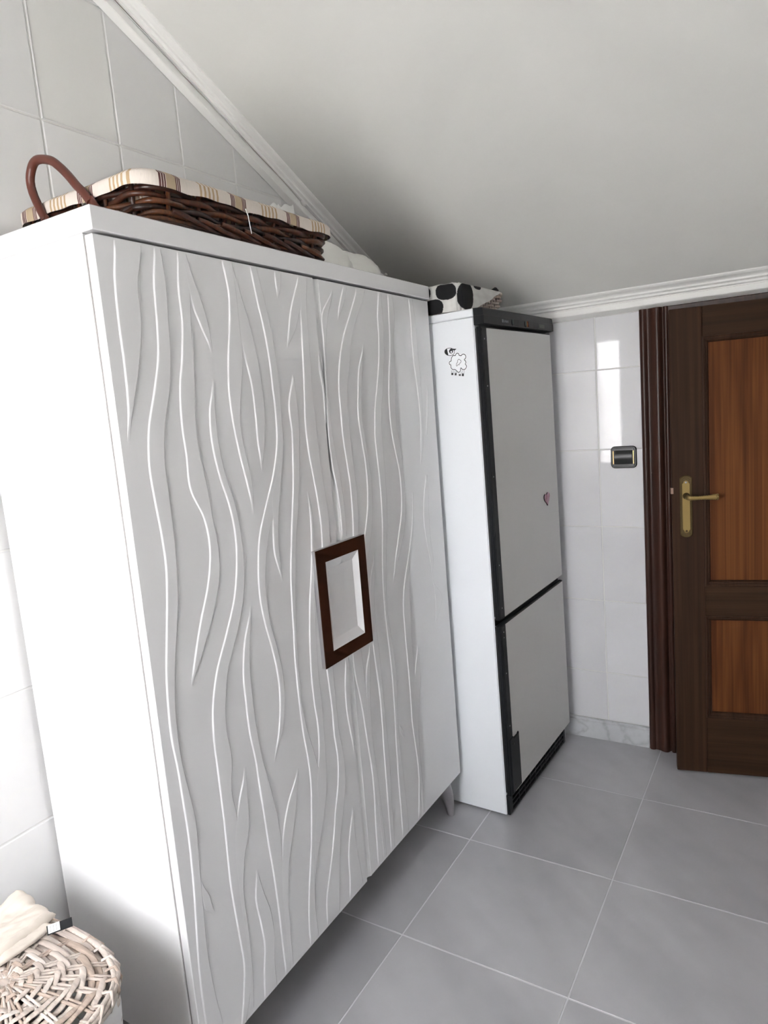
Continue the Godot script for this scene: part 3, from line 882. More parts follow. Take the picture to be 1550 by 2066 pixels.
		if d[2] == "lower":
			st = begin()
			plate(st, PackedVector2Array([Vector2(0.008, 0.092), Vector2(0.080, 0.092), Vector2(0.0805, 0.284), Vector2(0.072, 0.279), Vector2(0.036, 0.279), Vector2(0.036, 0.286), Vector2(0.008, 0.286)]), 0.0205, 0.0275, 0.0015)
			obj("handle_remnant", st, M.fridge_dark, dr)
			for y in [0.262, 0.115]:
				st = begin()
				lathe(st, [Vector2(0.0045, 0.0), Vector2(0.004, 0.001), Vector2(0.0, 0.0012)], Transform3D(Basis(Vector3.RIGHT, PI / 2), Vector3(0.03, y, 0.0272)), 12)
				obj("screw", st, M.fridge_dark, dr)
	boxed("divider", Vector3(0.006, 0.680, -0.004), Vector3(0.594, 0.7035, 0.004), 0.001, M.fridge_black, f)
	# plinth grille
	var pn := base("plinth", f)
	boxed("backing", Vector3(0.004, 0.012, -0.012), Vector3(0.560, 0.080, 0.001), 0.001, M.fridge_black, pn)
	st = begin()
	box(st, Vector3(0.002, 0.010, 0.0), Vector3(0.030, 0.082, 0.012), 0.002)
	box(st, Vector3(0.540, 0.010, 0.0), Vector3(0.562, 0.082, 0.012), 0.002)
	for y in [0.010, 0.0285, 0.047, 0.0655, 0.077]:
		box(st, Vector3(0.028, y, 0.0), Vector3(0.542, y + (0.0085 if y < 0.07 else 0.005), 0.011), 0.0015)
	for k in 9:
		var x := 0.085 + 0.0515 * k
		box(st, Vector3(x, 0.011, 0.0), Vector3(x + 0.008, 0.081, 0.0105), 0.001)
	obj("grille", st, M.fridge_dark, pn)

	var mg := base("fridge_magnet")
	tag(mg, "small pink heart-shaped magnet on the upper fridge door", "magnet")
	mg.transform = f.transform * Transform3D(Basis(Vector3.BACK, 0.12), Vector3(0.468, 1.030, 0.0219))
	var ol := PackedVector2Array()
	for k in 28:
		var t := TAU * k / 28.0
		ol.append(Vector2(16.0 * pow(sin(t), 3.0), 13.0 * cos(t) - 5.0 * cos(2.0 * t) - 2.0 * cos(3.0 * t) - cos(4.0 * t)) * 0.00165)
	st = begin()
	plate(st, ol, 0.0, 0.004, 0.0)
	obj("back", st, M.fridge_black, mg)
	st = begin()
	plate(st, ol, 0.004, 0.0055, 0.0012)
	var pn2 := noise(1.0, 3, 91)
	obj("face", st, triplanar(paint(Color.WHITE, 0.3), picture(64, 64, func(u: float, v: float) -> Color:
		var t := clampf(0.5 + 1.1 * pn2.get_noise_3d(u * 3.0 + v * 2.0, v * 2.0, 0.0), 0.0, 1.0)
		return Color(0.62, 0.36, 0.42).lerp(Color(0.80, 0.72, 0.80), t)), Vector3(14, 14, 14)), mg)

	# the sticker on the fridge's side; local x along the fridge's depth (z), y up, facing -x
	var sk := base("sheep_sticker")
	tag(sk, "black and white cartoon sheep sticker on the side of the fridge", "sticker")
	sk.transform = f.transform * Transform3D(Basis(Vector3(0, 0, 1), Vector3(0, 1, 0), Vector3(-1, 0, 0)), Vector3(-0.0001, 0, 0))
	var S := 0.0001
	var body := flat_list([-779, 15578, -704, 15570, -675, 15616, -628, 15633, -584, 15610, -568, 15559, -498, 15545, -465, 15575, -413, 15582, -365, 15555, -341, 15499, -359, 15443, -407, 15409, -365, 15368, -352, 15318, -378, 15272, -346, 15229, -347, 15180, -385, 15126, -448, 15107, -502, 15130, -534, 15174, -554, 15140, -561, 15088, -600, 15052, -641, 15048, -679, 15074, -697, 15107, -754, 15145, -815, 15147, -863, 15179, -889, 15231, -884, 15297, -923, 15319, -937, 15365, -916, 15407, -864, 15422, -854, 15476, -829, 15535], S)
	var head := flat_list([-891, 15822, -831, 15811, -773, 15778, -741, 15734, -731, 15693, -744, 15641, -782, 15605, -849, 15591, -910, 15593, -980, 15614, -1037, 15656, -1066, 15703, -1065, 15748, -1036, 15789, -973, 15817], S)
	var face := flat_list([-983, 15814, -966, 15719, -949, 15611, -989, 15619, -1037, 15656, -1066, 15703, -1065, 15748, -1036, 15789], S)
	var eye := flat_list([-896, 15765, -842, 15799, -793, 15780, -772, 15724, -787, 15673, -834, 15649, -884, 15665, -912, 15713], S)
	var pupil := flat_list([-833, 15731, -809, 15710, -814, 15676, -838, 15665, -860, 15681, -860, 15712], S)
	var brow := flat_list([-852, 15804, -642, 15767, -716, 15727, -775, 15751], S)
	var mark := flat_list([-583, 15441, -516, 15385, -541, 15334, -578, 15312, -592, 15269, -626, 15286, -675, 15243, -694, 15267, -679, 15323, -640, 15363, -643, 15390, -614, 15431], S)
	st = begin()
	for shape in Geometry2D.offset_polygon(body, 0.0035, Geometry2D.JOIN_ROUND):
		plate(st, shape, 0.0, 0.0003, 0.0)
	for shape in Geometry2D.offset_polygon(head, 0.0015, Geometry2D.JOIN_ROUND):
		plate(st, shape, 0.0, 0.00028, 0.0)
	obj("backing", st, M.sticker_white, sk)
	st = begin()
	for o in [[body, 0.0021], [head, 0.0016], [mark, 0.0014]]:
		var pts := []
		for v in smooth_outline(o[0]):
			pts.append(Vector3(v.x, v.y, 0.0003))
		tube(st, pts, o[1] * 0.5, 6, true, 0.4, Vector3(0, 0, 1))
	plate(st, smooth_outline(face), 0.0002, 0.0005, 0.0)
	plate(st, smooth_outline(eye), 0.0002, 0.0005, 0.0)
	plate(st, brow, 0.0002, 0.0006, 0.0)
	for l in [[-872, 15131, -812, 15125, -829, 14984, -889, 14987], [-752, 15118, -697, 15099, -714, 14963, -769, 14965], [-615, 15050, -549, 15051, -569, 14929, -629, 14940], [-494, 15098, -434, 15092, -464, 14909, -527, 14920]]:
		var q := flat_list(l, S)
		for e in [[0, 3], [1, 2]]:
			tube(st, [Vector3(q[e[0]].x, q[e[0]].y, 0.0003), Vector3(q[e[1]].x, q[e[1]].y, 0.0003)], 0.0005, 5, false, 0.4, Vector3(0, 0, 1))
		var up := (q[0] - q[3]) * 0.45
		plate(st, PackedVector2Array([q[3], q[2], q[2] + up, q[3] + up]), 0.0002, 0.0005, 0.0)
	obj("print", st, M.dark_print, sk)
	st = begin()
	plate(st, smooth_outline(pupil), 0.0004, 0.0008, 0.0)
	obj("eye_glint", st, M.sticker_white, sk)

func smooth_outline(p: PackedVector2Array) -> PackedVector2Array:
	var out := PackedVector2Array()
	var n := p.size()
	for i in n:
		for k in 3:
			var f := k / 3.0
			var p0 := p[(i + n - 1) % n]
			var p1 := p[i]
			var p2 := p[(i + 1) % n]
			var p3 := p[(i + 2) % n]
			out.append(0.5 * (p1 * 2.0 + (p2 - p0) * f + (p0 * 2.0 - p1 * 5.0 + p2 * 4.0 - p3) * f * f + (p1 * 3.0 - p0 - p2 * 3.0 + p3) * f * f * f))
	return out

# ---------------------------------------------------------------- baskets
# outline of a rounded rectangle, n points evenly spaced, counter-clockwise seen from above (x right, z towards the viewer)
func ring_rect(hx: float, hz: float, r: float, n: int) -> Array:
	var raw := rrect(-hx, -hz, hx, hz, r, 6)
	var total := 0.0
	for i in raw.size():
		total += raw[i].distance_to(raw[(i + 1) % raw.size()])
	var out := []
	var i := 0
	var at := 0.0
	for k in n:
		var want := total * k / n
		while at + raw[i % raw.size()].distance_to(raw[(i + 1) % raw.size()]) < want:
			at += raw[i % raw.size()].distance_to(raw[(i + 1) % raw.size()])
			i += 1
		var a := raw[i % raw.size()]
		var b := raw[(i + 1) % raw.size()]
		out.append(a.lerp(b, (want - at) / maxf(1e-6, a.distance_to(b))))
	return out

func ring_oval(hx: float, hz: float, e: float, n: int) -> Array:
	var out := []
	for k in n:
		var g := TAU * k / n
		out.append(Vector2(signf(cos(g)) * pow(absf(cos(g)), 2.0 / e) * hx, signf(sin(g)) * pow(absf(sin(g)), 2.0 / e) * hz))
	return out

func outward(ring: Array, i: int) -> Vector2:
	var n := ring.size()
	var t: Vector2 = (ring[(i + 1) % n] - ring[(i + n - 1) % n]).normalized()
	return Vector2(t.y, -t.x)

# woven wall between two rings: stakes and weavers, each weaver a mesh of its own
func weave(parent: Node3D, low: Array, high: Array, y0: float, y1: float, stakes: int, rows: int, thick: float, stake_r: float, mats: String, flat := 1.0) -> void:
	var n := low.size()
	var per := n / float(stakes)
	for s in stakes:
		var i := int(s * per)
		var st := begin()
		var a := Vector3(low[i].x, y0, low[i].y)
		var b := Vector3(high[i].x, y1, high[i].y)
		var pts := []
		for k in 4:
			pts.append(a.lerp(b, k / 3.0) + Vector3(rng.randf_range(-0.0008, 0.0008), 0, rng.randf_range(-0.0008, 0.0008)))
		tube(st, pts, stake_r, 6)
		obj("stake", st, M["%s_%d" % [mats, rng.randi_range(0, 2)]], parent)
	for r in rows:
		var t := (r + 0.5) / rows
		var st := begin()
		var pts := []
		var rad := []
		var ph := rng.randf() * TAU
		for i in n:
			var p: Vector2 = low[i].lerp(high[i], t)
			var o := outward(low, i) * (cos(PI * i / per + PI * r) * (stake_r + thick * 0.55 * flat))
			pts.append(Vector3(p.x + o.x, lerpf(y0, y1, t) + 0.0012 * sin(i * 0.11 + ph) + 0.0006 * sin(i * 0.47 + ph * 2.0), p.y + o.y))
			rad.append(thick * (1.0 + 0.13 * sin(i * 0.23 + ph * 3.0)))
		tube(st, pts, rad, 7, true, 1.0, Vector3.UP)
		obj("weaver", st, M["%s_%d" % [mats, rng.randi_range(0, 3)]], parent)

# cloth wall hung over a rim: section (outward, y) swept round a ring, u = metres along the rim over the repeat
func cloth_round(st: SurfaceTool, ring: Array, section: Array, repeat: float, wave: float, u0 := 0.0) -> void:
	var n := ring.size()
	var at := u0
	st.set_smooth_group(0)
	for i in n:
		var j := (i + 1) % n
		var step: float = ring[i].distance_to(ring[j])
		var oi := outward(ring, i)
		var oj := outward(ring, j)
		for k in section.size() - 1:
			var p := []
			for e in [[i, k], [j, k], [j, k + 1], [i, k + 1]]:
				var s: Vector2 = section[e[1]]
				var o: Vector2 = oi if e[0] == i else oj
				var fl := wave * (sin(e[0] * 0.21) + 0.6 * sin(e[0] * 0.53 + 1.0)) * (1.0 if e[1] < 2 else 0.35)
				var q: Vector2 = ring[e[0]] + o * (s.x + fl * 0.5)
				p.append(Vector3(q.x, s.y + fl, q.y))
			var v0 := k / float(section.size() - 1)
			var v1 := (k + 1) / float(section.size() - 1)
			uvquad(st, [p[0], p[3], p[2], p[1]], [Vector2(at / repeat, v0), Vector2(at / repeat, v1), Vector2((at + step) / repeat, v1), Vector2((at + step) / repeat, v0)])
		at += step
	st.set_smooth_group(-1)

func build_brown_basket(wx: Transform3D) -> void:
	var b := base("wicker_basket")
	tag(b, "dark brown wicker tray basket with striped linen lining on top of the wardrobe", "basket")
	b.transform = wx * Transform3D(Basis.IDENTITY, Vector3(0.407, 1.7812, -0.1966))
	var n := 288
	var low := ring_rect(0.262, 0.184, 0.03, n)
	var high := ring_rect(0.287, 0.188, 0.035, n)
	for i in n:
		high[i] += Vector2(0.0165, -0.008)
	weave(b, low, high, 0.004, 0.082, 24, 7, 0.0058, 0.0046, "wicker")
	boxed("bottom", Vector3(-0.255, 0.0005, -0.178), Vector3(0.255, 0.007, 0.178), 0.002, M.wicker_3, b)
	for r in 2:
		var st := begin()
		var pts := []
		for i in range(0, n, 2):
			var o := outward(low, i) * (0.003 + 0.0015 * r)
			pts.append(Vector3(low[i].x + o.x, 0.0055 + 0.005 * r, low[i].y + o.y))
		tube(st, pts, 0.0048, 7, true)
		obj("foot_band", st, M["wicker_%d" % (r + 1)], b)
	# slanting rods tucked into the lower front and left side
	for k in 7:
		var st := begin()
		var x := -0.225 + 0.064 * k
		var top := 0.024 + rng.randf_range(-0.003, 0.003)
		tube(st, [Vector3(x, top, 0.1965), Vector3(x + 0.025, top - 0.003, 0.1985), Vector3(x + 0.07, top - 0.012, 0.197), Vector3(minf(x + 0.115, 0.25), 0.005, 0.193)], [0.0046, 0.0048, 0.0045, 0.0035], 8)
		obj("rod", st, M["wicker_%d" % rng.randi_range(0, 2)], b)
	for k in 3:
		var st := begin()
		var z := -0.09 + 0.09 * k
		tube(st, [Vector3(-0.2705, 0.010, z - 0.05), Vector3(-0.2745, 0.020, z), Vector3(-0.2755, 0.030, z + 0.06)], 0.0042, 7)
		obj("rod", st, M["wicker_%d" % rng.randi_range(0, 2)], b)
	# lining
	var cloth := paint(Color.WHITE, 0.95)
	var cn := noise(1.0, 2, 5)
	cloth.albedo_texture = picture(512, 16, func(u: float, v: float) -> Color:
		var c := Color(0.84, 0.805, 0.77)
		var brown := Color(0.36, 0.22, 0.21)
		var beige := Color(0.70, 0.60, 0.47)
		for k in 3:
			for o in [0.0, 0.19]:
				if absf(u - (o + 0.012 + 0.024 * k)) < 0.0085:
					c = brown
		if u > 0.066 and u < 0.186:
			c = Color(0.71, 0.635, 0.53)
		for k in 5:
			if absf(u - (0.47 + 0.062 * k)) < 0.014:
				c = beige
		var t := 1.0 + 0.05 * cn.get_noise_2d(u * 220.0, v * 40.0)
		return Color(c.r * t, c.g * t, c.b * t))
	cloth.uv1_scale = Vector3(1, 1, 1)
	var st := begin()
	cloth_round(st, high, [Vector2(0.0155, 0.0655), Vector2(0.0165, 0.075), Vector2(0.0155, 0.088), Vector2(0.006, 0.0955), Vector2(-0.006, 0.0955), Vector2(-0.014, 0.088), Vector2(-0.020, 0.05), Vector2(-0.03, 0.016)], 0.18, 0.0016, 0.02)
	obj("lining", st, cloth, b)
	boxed("lining_base", Vector3(-0.26, 0.010, -0.165), Vector3(0.26, 0.016, 0.165), 0.003, M.shirt, b)
	st = begin()
	tube(st, [Vector3(-0.024, 0.068, 0.1985), Vector3(-0.020, 0.055, 0.2), Vector3(-0.018, 0.038, 0.2005), Vector3(-0.0185, 0.018, 0.2035)], 0.0009, 5)
	obj("loose_thread", st, M.liner, b)
	# leather handle on the left end
	var h := base("handle", b)
	var key := [Vector3(-0.291, 0.055, -0.089), Vector3(-0.296, 0.082, -0.097), Vector3(-0.298, 0.109, -0.106), Vector3(-0.300, 0.133, -0.105), Vector3(-0.301, 0.154, -0.090), Vector3(-0.302, 0.1595, -0.068), Vector3(-0.302, 0.149, -0.031), Vector3(-0.301, 0.133, -0.009), Vector3(-0.299, 0.113, 0.011), Vector3(-0.297, 0.092, 0.028), Vector3(-0.295, 0.076, 0.043), Vector3(-0.291, 0.058, 0.054)]
	var pts := []
	for i in 67:
		pts.append(catmull(key, i / 6.0))
	st = begin()
	tube(st, pts, 0.0083, 12)
	obj("grip", st, M.leather, h)
	for e in [[pts[0], Vector3(-0.2785, 0.014, -0.072)], [pts[66], Vector3(-0.2785, 0.014, 0.078)]]:
		st = begin()
		var a: Vector3 = e[0]
		var c: Vector3 = e[1]
		tube(st, [a + Vector3(0, 0.006, 0), a.lerp(c, 0.3) + Vector3(-0.004, 0, 0), a.lerp(c, 0.7) + Vector3(-0.003, 0, 0), c], [0.0095, 0.0145, 0.015, 0.009], 12, false, 0.45, Vector3(-1, 0, 0))
		obj("strap", st, M.leather, h)
		st = begin()
		var m := a.lerp(c, 0.35)
		tube(st, [m + Vector3(-0.006, 0.006, -0.016), m + Vector3(-0.0115, 0.0, 0.0), m + Vector3(-0.006, -0.004, 0.017)], 0.0032, 7)
		obj("binding", st, M.leather, h)

	# sheet of waxed paper standing in the basket
	var sh := base("paper_sheet")
	tag(sh, "whitish scallop-edged paper sheet sticking up from the striped basket", "paper")
	sh.transform = b.transform * Transform3D(Basis(Vector3.UP, 0.05) * Basis(Vector3.RIGHT, -0.12), Vector3(0.165, 0.0175, 0.128))
	st = begin()
	st.set_smooth_group(0)
	for i in 40:
		var r := []
		for e in [i, i + 1]:
			var x: float = -0.09 + 0.18 * e / 40.0
			var top: float = 0.098 + 0.036 * (e / 40.0) + 0.0035 * sin(e * 0.95)
			r.append([Vector3(x, 0, 0.004 * sin(e * 0.3)), Vector3(x, top, 0.006 * sin(e * 0.35))])
		var th := Vector3(0, 0, 0.0006)
		quad(st, r[0][0], r[1][0], r[1][1], r[0][1])
		quad(st, r[1][0] - th, r[0][0] - th, r[0][1] - th, r[1][1] - th)
		quad(st, r[0][1], r[1][1], r[1][1] - th, r[0][1] - th)
	obj("sheet", st, M.paper, sh)

	# crumpled white plastic packaging behind the basket
	var bag := base("plastic_bag")
	tag(bag, "crumpled white plastic packaging behind the striped basket's right end", "packaging")
	bag.transform = wx * Transform3D(Basis.IDENTITY, Vector3(1.01, 1.7812, -0.205))
	var fn := noise(9.0, 3, 17)
	for pc in [[Vector3(-0.10, 0, 0.0), 0.155, 0.10, 0.118], [Vector3(0.075, 0, 0.01), 0.135, 0.085, 0.106]]:
		st = begin()
		st.set_smooth_group(0)
		var W := 36
		var H := 14
		var g := []
		for i in W + 1:
			var row := []
			for j in H + 1:
				var al := TAU * i / W
				var be := 0.5 * PI * j / H
				var pleat := 1.0 + 0.05 * sin(al * 9.0 + 3.0 * be) * cos(be) + 0.10 * fn.get_noise_3d(cos(al), sin(al) + pc[0].x * 9.0, be)
				row.append(pc[0] + Vector3(cos(al) * pow(cos(be), 0.62) * pc[1] * pleat, 0.0008 + pow(sin(be), 0.9) * pc[3] * (1.0 + 0.05 * sin(al * 5.0) * cos(be)) * (1.0 - 0.28 * cos(al) * cos(be)), sin(al) * pow(cos(be), 0.62) * pc[2] * pleat))
			g.append(row)
		for i in W:
			for j in H:
				quad(st, g[i + 1][j], g[i][j], g[i][j + 1], g[i + 1][j + 1])
		obj("fold", st, M.bag, bag)
	st = begin()
	for k in 4:
		var y := 0.020 + 0.014 * k
		tube(st, [Vector3(0.195, y, 0.055), Vector3(0.2150, y + 0.002, 0.047), Vector3(0.222 + 0.004 * (k % 2), y + 0.004, 0.035)], [0.0045, 0.003, 0.001], 6)
	obj("frill", st, M.bag, bag)

func build_cow_basket(fx: Transform3D) -> void:
	var b := base("willow_basket")
	tag(b, "pale willow basket lying on top of the fridge", "basket")
	b.transform = fx * Transform3D(Basis.IDENTITY, Vector3(0.193, 1.6906, -0.185))
	var n := 220
	var low := ring_rect(0.158, 0.105, 0.03, n)
	var high := ring_rect(0.178, 0.128, 0.035, n)
	weave(b, low, high, 0.004, 0.072, 32, 7, 0.0047, 0.0036, "willow")
	boxed("bottom", Vector3(-0.15, 0.0005, -0.1), Vector3(0.15, 0.007, 0.1), 0.002, M.willow_1, b)
	for r in 3:
		var st := begin()
		var pts := []
		for i in n:
			var o := outward(high, i) * (0.0045 * cos(i * 0.35 + r * TAU / 3.0))
			pts.append(Vector3(high[i].x + o.x, 0.077 + 0.0045 * sin(i * 0.35 + r * TAU / 3.0), high[i].y + o.y))
		tube(st, pts, 0.0042, 6, true)
		obj("rim_strand", st, M["willow_%d" % r], b)

	var c := base("cow_print_cloth")
	tag(c, "white cloth with large black spots draped over the willow basket on the fridge", "cloth")
	c.transform = b.transform
	# path along the rim: left side from the back to the front corner, then along the front
	var path := [Vector2(-0.186, -0.115), Vector2(-0.1875, -0.02), Vector2(-0.1875, 0.08), Vector2(-0.183, 0.118), Vector2(-0.168, 0.1335), Vector2(-0.13, 0.137), Vector2(0.0, 0.1365), Vector2(0.128, 0.135)]
	var inn := [Vector2(-0.150, -0.100), Vector2(-0.152, -0.02), Vector2(-0.152, 0.06), Vector2(-0.150, 0.085), Vector2(-0.14, 0.097), Vector2(-0.11, 0.1), Vector2(0.0, 0.1), Vector2(0.135, 0.102)]
	var st := begin()
	st.set_smooth_group(0)
	var N := 56
	var at := 0.0
	var col := []
	var us := []
	for i in N + 1:
		var t := i / float(N) * 7.0
		var p: Vector2 = catmull(path, t)
		var q: Vector2 = catmull(inn, t)
		if i > 0:
			at += p.distance_to(catmull(path, (i - 1) / float(N) * 7.0))
		us.append(at)
		var along := clampf((p.x + 0.115) / 0.245, 0.0, 1.0) if p.y > 0.12 else 0.0
		var bottom := 0.001 + 0.080 * along
		var fl := 0.003 * sin(i * 0.55) + 0.002 * sin(i * 1.3)
		var c3 := []
		var o := (p - Vector2(0, 0.02)).normalized()
		c3.append(Vector3(p.x + o.x * (0.006 + fl), bottom, p.y + o.y * (0.006 + fl)))
		c3.append(Vector3(p.x + o.x * (0.004 + fl * 0.6), lerpf(bottom, 0.083, 0.5), p.y + o.y * (0.004 + fl * 0.6)))
		c3.append(Vector3(p.x + o.x * 0.001, 0.0845, p.y + o.y * 0.001))
		c3.append(Vector3(lerpf(p.x, q.x, 0.4), 0.090 + fl * 0.4, lerpf(p.y, q.y, 0.4)))
		c3.append(Vector3(q.x, 0.072, q.y))
		c3.append(Vector3(q.x * 0.6, 0.05, q.y * 0.5))
		col.append(c3)
	for i in N:
		for k in 5:
			var a: Array = col[i]
			var d: Array = col[i + 1]
			var p := [a[k], d[k], d[k + 1], a[k + 1]]
			var u := []
			for e in [[i, a[k]], [i + 1, d[k]], [i + 1, d[k + 1]], [i, a[k + 1]]]:
				var yy: float = e[1].y
				var v := yy / 0.1 if k < 2 else 0.85 + 0.05 * k
				if k == 2 and e[1] == (a[2] if e[0] == i else d[2]):
					v = 0.845
				u.append(Vector2(us[e[0]] / 0.6, v))
			uvquad(st, p, u)
	var spots := [[0.140, 0.066, 0.016, 0.017], [0.155, 0.014, 0.042, 0.031], [0.208, 0.064, 0.032, 0.027], [0.29, 0.047, 0.05, 0.040], [0.372, 0.086, 0.026, 0.012], [0.045, 0.07, 0.04, 0.03], [0.09, 0.03, 0.02, 0.02]]
	var m := paint(Color.WHITE, 0.9)
	var sn := noise(1.0, 2, 3)
	m.albedo_texture = picture(384, 96, func(u: float, v: float) -> Color:
		var x := u * 0.6
		var y := v * 0.1
		for s in spots:
			var d := Vector2((x - s[0]) / s[2], (y - s[1]) / s[3])
			var g := atan2(d.y, d.x)
			if pow(pow(absf(d.x), 2.4) + pow(absf(d.y), 2.4), 1.0 / 2.4) < 1.0 + 0.07 * sin(2.0 * g + s[0] * 40.0):
				return Color(0.055, 0.06, 0.075)
		var t := 0.80 + 0.05 * sn.get_noise_2d(u * 9.0, v * 3.0)
		return Color(t, t, t * 0.985))
	obj("drape", st, m, c)
	st = begin()
	tube(st, [Vector3(0.10, 0.088, 0.12), Vector3(0.118, 0.093, 0.124), Vector3(0.135, 0.090, 0.126)], [0.004, 0.008, 0.004], 8)
	obj("corner", st, M.black_cloth, c)

func build_laundry_basket() -> void:
	var b := base("laundry_basket")
	tag(b, "whitewashed woven laundry basket with a flat lid in the corner beside the wardrobe", "laundry basket")
	b.position = Vector3(-2.157, 0, 0.251)
	var n := 192
	var low := ring_oval(0.112, 0.155, 2.4, n)
	var high := ring_oval(0.131, 0.185, 2.6, n)
	weave(b, low, high, 0.004, 0.462, 28, 27, 0.0082, 0.0045, "willow", 0.5)
	boxed("bottom", Vector3(-0.085, 0.001, -0.12), Vector3(0.085, 0.009, 0.12), 0.002, M.willow_1, b)
	# cotton lining that shows below the lid
	var st := begin()
	cloth_round(st, high, [Vector2(0.011, 0.395), Vector2(0.014, 0.44), Vector2(0.010, 0.468), Vector2(0.0, 0.474), Vector2(-0.014, 0.46), Vector2(-0.02, 0.3)], 0.3, 0.003)
	obj("lining", st, M.liner, b)
	var lid := base("lid", b)
	var ring := ring_oval(0.138, 0.192, 2.6, n)
	var dome := func(f: float) -> float: return 0.484 + 0.020 * (1.0 - f * f)
	# radial ribs in pairs
	var spokes := 24
	for s in spokes:
		st = begin()
		for off in [-0.0032, 0.0032]:
			var i := s * n / spokes
			var e: Vector2 = ring[i]
			var side: Vector2 = e.normalized().orthogonal() * off
			var pts := []
			for k in 9:
				var f := 0.06 + 0.92 * k / 8.0
				pts.append(Vector3(e.x * f + side.x, dome.call(f), e.y * f + side.y))
			tube(st, pts, 0.0028, 6)
		obj("rib", st, M["willow_%d" % rng.randi_range(0, 3)], lid)
	# flat splints, over two and under two, each ring a step further round
	var rows := 14
	for r in rows:
		st = begin()
		var pts := []
		var rad := []
		var f0 := 0.085 + 0.865 * (r + 0.5) / rows
		for i in n:
			var e: Vector2 = ring[i]
			var f := f0 + 0.012 * sin(i * 0.13 + r * 2.0)
			var lift := clampf(1.6 * sin(PI * i * spokes / (2.0 * n) + r * PI * 0.5), -1.0, 1.0)
			pts.append(Vector3(e.x * f, dome.call(f) + 0.0036 * lift, e.y * f))
			rad.append((0.0066 + 0.0005 * sin(i * 0.4 + r)) * (0.66 + 0.34 * f0))
		tube(st, pts, rad, 8, true, 0.27, Vector3.UP)
		obj("splint", st, M["willow_%d" % rng.randi_range(0, 3)], lid)
	st = begin()
	lathe(st, [Vector2(0.016, 0.0), Vector2(0.014, 0.004), Vector2(0.006, 0.006), Vector2(0.0, 0.006)], Transform3D(Basis.IDENTITY, Vector3(0, 0.499, 0)), 12)
	obj("hub", st, M.willow_1, lid)
	for r in 4:
		st = begin()
		var pts := []
		for i in n:
			var o: Vector2 = outward(ring, i) * ([0.001, 0.006, 0.0065, 0.0015][r] + 0.0007 * sin(i * 0.3 + r))
			pts.append(Vector3(ring[i].x + o.x, [0.489, 0.4865, 0.479, 0.474][r] + 0.0008 * sin(i * 0.21 + 2.0 * r), ring[i].y + o.y))
		tube(st, pts, [0.0052, 0.0046, 0.005, 0.0046][r], 7, true)
		obj("rim_strand", st, M["willow_%d" % r], lid)
	for k in 32:
		st = begin()
		var i := int((k + 0.5) * n / 32.0)
		var e: Vector2 = ring[i]
		var e2: Vector2 = ring[(i + 4) % n]
		var o := outward(ring, i)
		tube(st, [Vector3(e.x * 0.93, dome.call(0.93) + 0.004, e.y * 0.93), Vector3(e.x + o.x * 0.004, 0.4945, e.y + o.y * 0.004), Vector3(e2.x + o.x * 0.0115, 0.484, e2.y + o.y * 0.0115), Vector3(e2.x + o.x * 0.008, 0.472, e2.y + o.y * 0.008)], 0.0034, 6, false, 0.6)
		obj("lashing", st, M["willow_%d" % rng.randi_range(0, 3)], lid)

	# folded cotton top on the lid
	var s := base("folded_shirt")
	tag(s, "folded cream cotton top with a black care tag lying on the laundry basket lid", "shirt")
	s.position = Vector3(-2.16, 0.506, 0.16)
	var wn := noise(14.0, 3, 8)
	var wn2 := noise(45.0, 2, 9)
	for layer in 2:
		st = begin()
		st.set_smooth_group(0)
		var g := []
		var U := 60
		var V := 40
		for i in U + 1:
			var row := []
			for j in V + 1:
				var u := i / float(U)
				var v := j / float(V)
				var back := Vector2(-0.17, -0.105).lerp(Vector2(0.142, -0.080), u)
				var front := Vector2(-0.17, 0.082).lerp(Vector2(0.140, 0.026), u)
				if layer == 1:
					front += Vector2(-0.018, 0.016 + 0.006 * sin(u * 9.0))
					back = front + Vector2(-0.01, -0.08)
				var p := back.lerp(front, v)
				p += Vector2(0.006 * wn.get_noise_2d(v * 0.25, 3.0) * u, 0.004 * wn.get_noise_2d(u * 0.3, 9.0))
				var edge := minf(minf(u, 1.0 - u) * U / 3.0, minf(v, 1.0 - v) * V / 3.0)
				var e := clampf(edge, 0.0, 1.0)
				var lidf := Vector2((p.x - 0.003) / 0.138, (p.y - 0.091) / 0.192).length()
				var y := 0.010 - 0.016 * minf(lidf * lidf, 0.55)
				y += (0.0045 if layer == 1 else 0.015) * sqrt(e)
				y += 0.005 * wn.get_noise_2d(p.x * 1.3, p.y * 1.9) * e + 0.0016 * wn2.get_noise_2d(p.x * 0.55, p.y * 1.6) * e
				if layer == 0:   # gathered collar at the far corner
					var c := Vector2((p.x - 0.128) / 0.030, (p.y + 0.062) / 0.026)
					y += 0.013 * exp(-c.length_squared()) + 0.006 * exp(-Vector2((p.x - 0.05) / 0.08, (p.y + 0.075) / 0.02).length_squared())
				row.append(Vector3(p.x, y, p.y))
			g.append(row)
		for i in U:
			for j in V:
				quad(st, g[i][j], g[i][j + 1], g[i + 1][j + 1], g[i + 1][j])
		# underside
		for i in U:
			for e in [0, V]:
				var a: Vector3 = g[i][e]
				var c: Vector3 = g[i + 1][e]
				if e == V:
					quad(st, a - Vector3(0, 0.006, 0.003), c - Vector3(0, 0.006, 0.003), c, a)
				else:
					quad(st, c - Vector3(0, 0.006, -0.003), a - Vector3(0, 0.006, -0.003), a, c)
		for j in V:
			var a: Vector3 = g[U][j]
			var c: Vector3 = g[U][j + 1]
			quad(st, c - Vector3(0.003, 0.006, 0), a - Vector3(0.003, 0.006, 0), a, c)
		obj("layer", st, M.shirt, s)
	# care tag, standing on edge
	var tg := base("care_tag", s)
	tg.transform = Transform3D(Basis(Vector3.UP, -0.55) * Basis(Vector3.RIGHT, -0.75), Vector3(0.101, 0.006, 0.064))
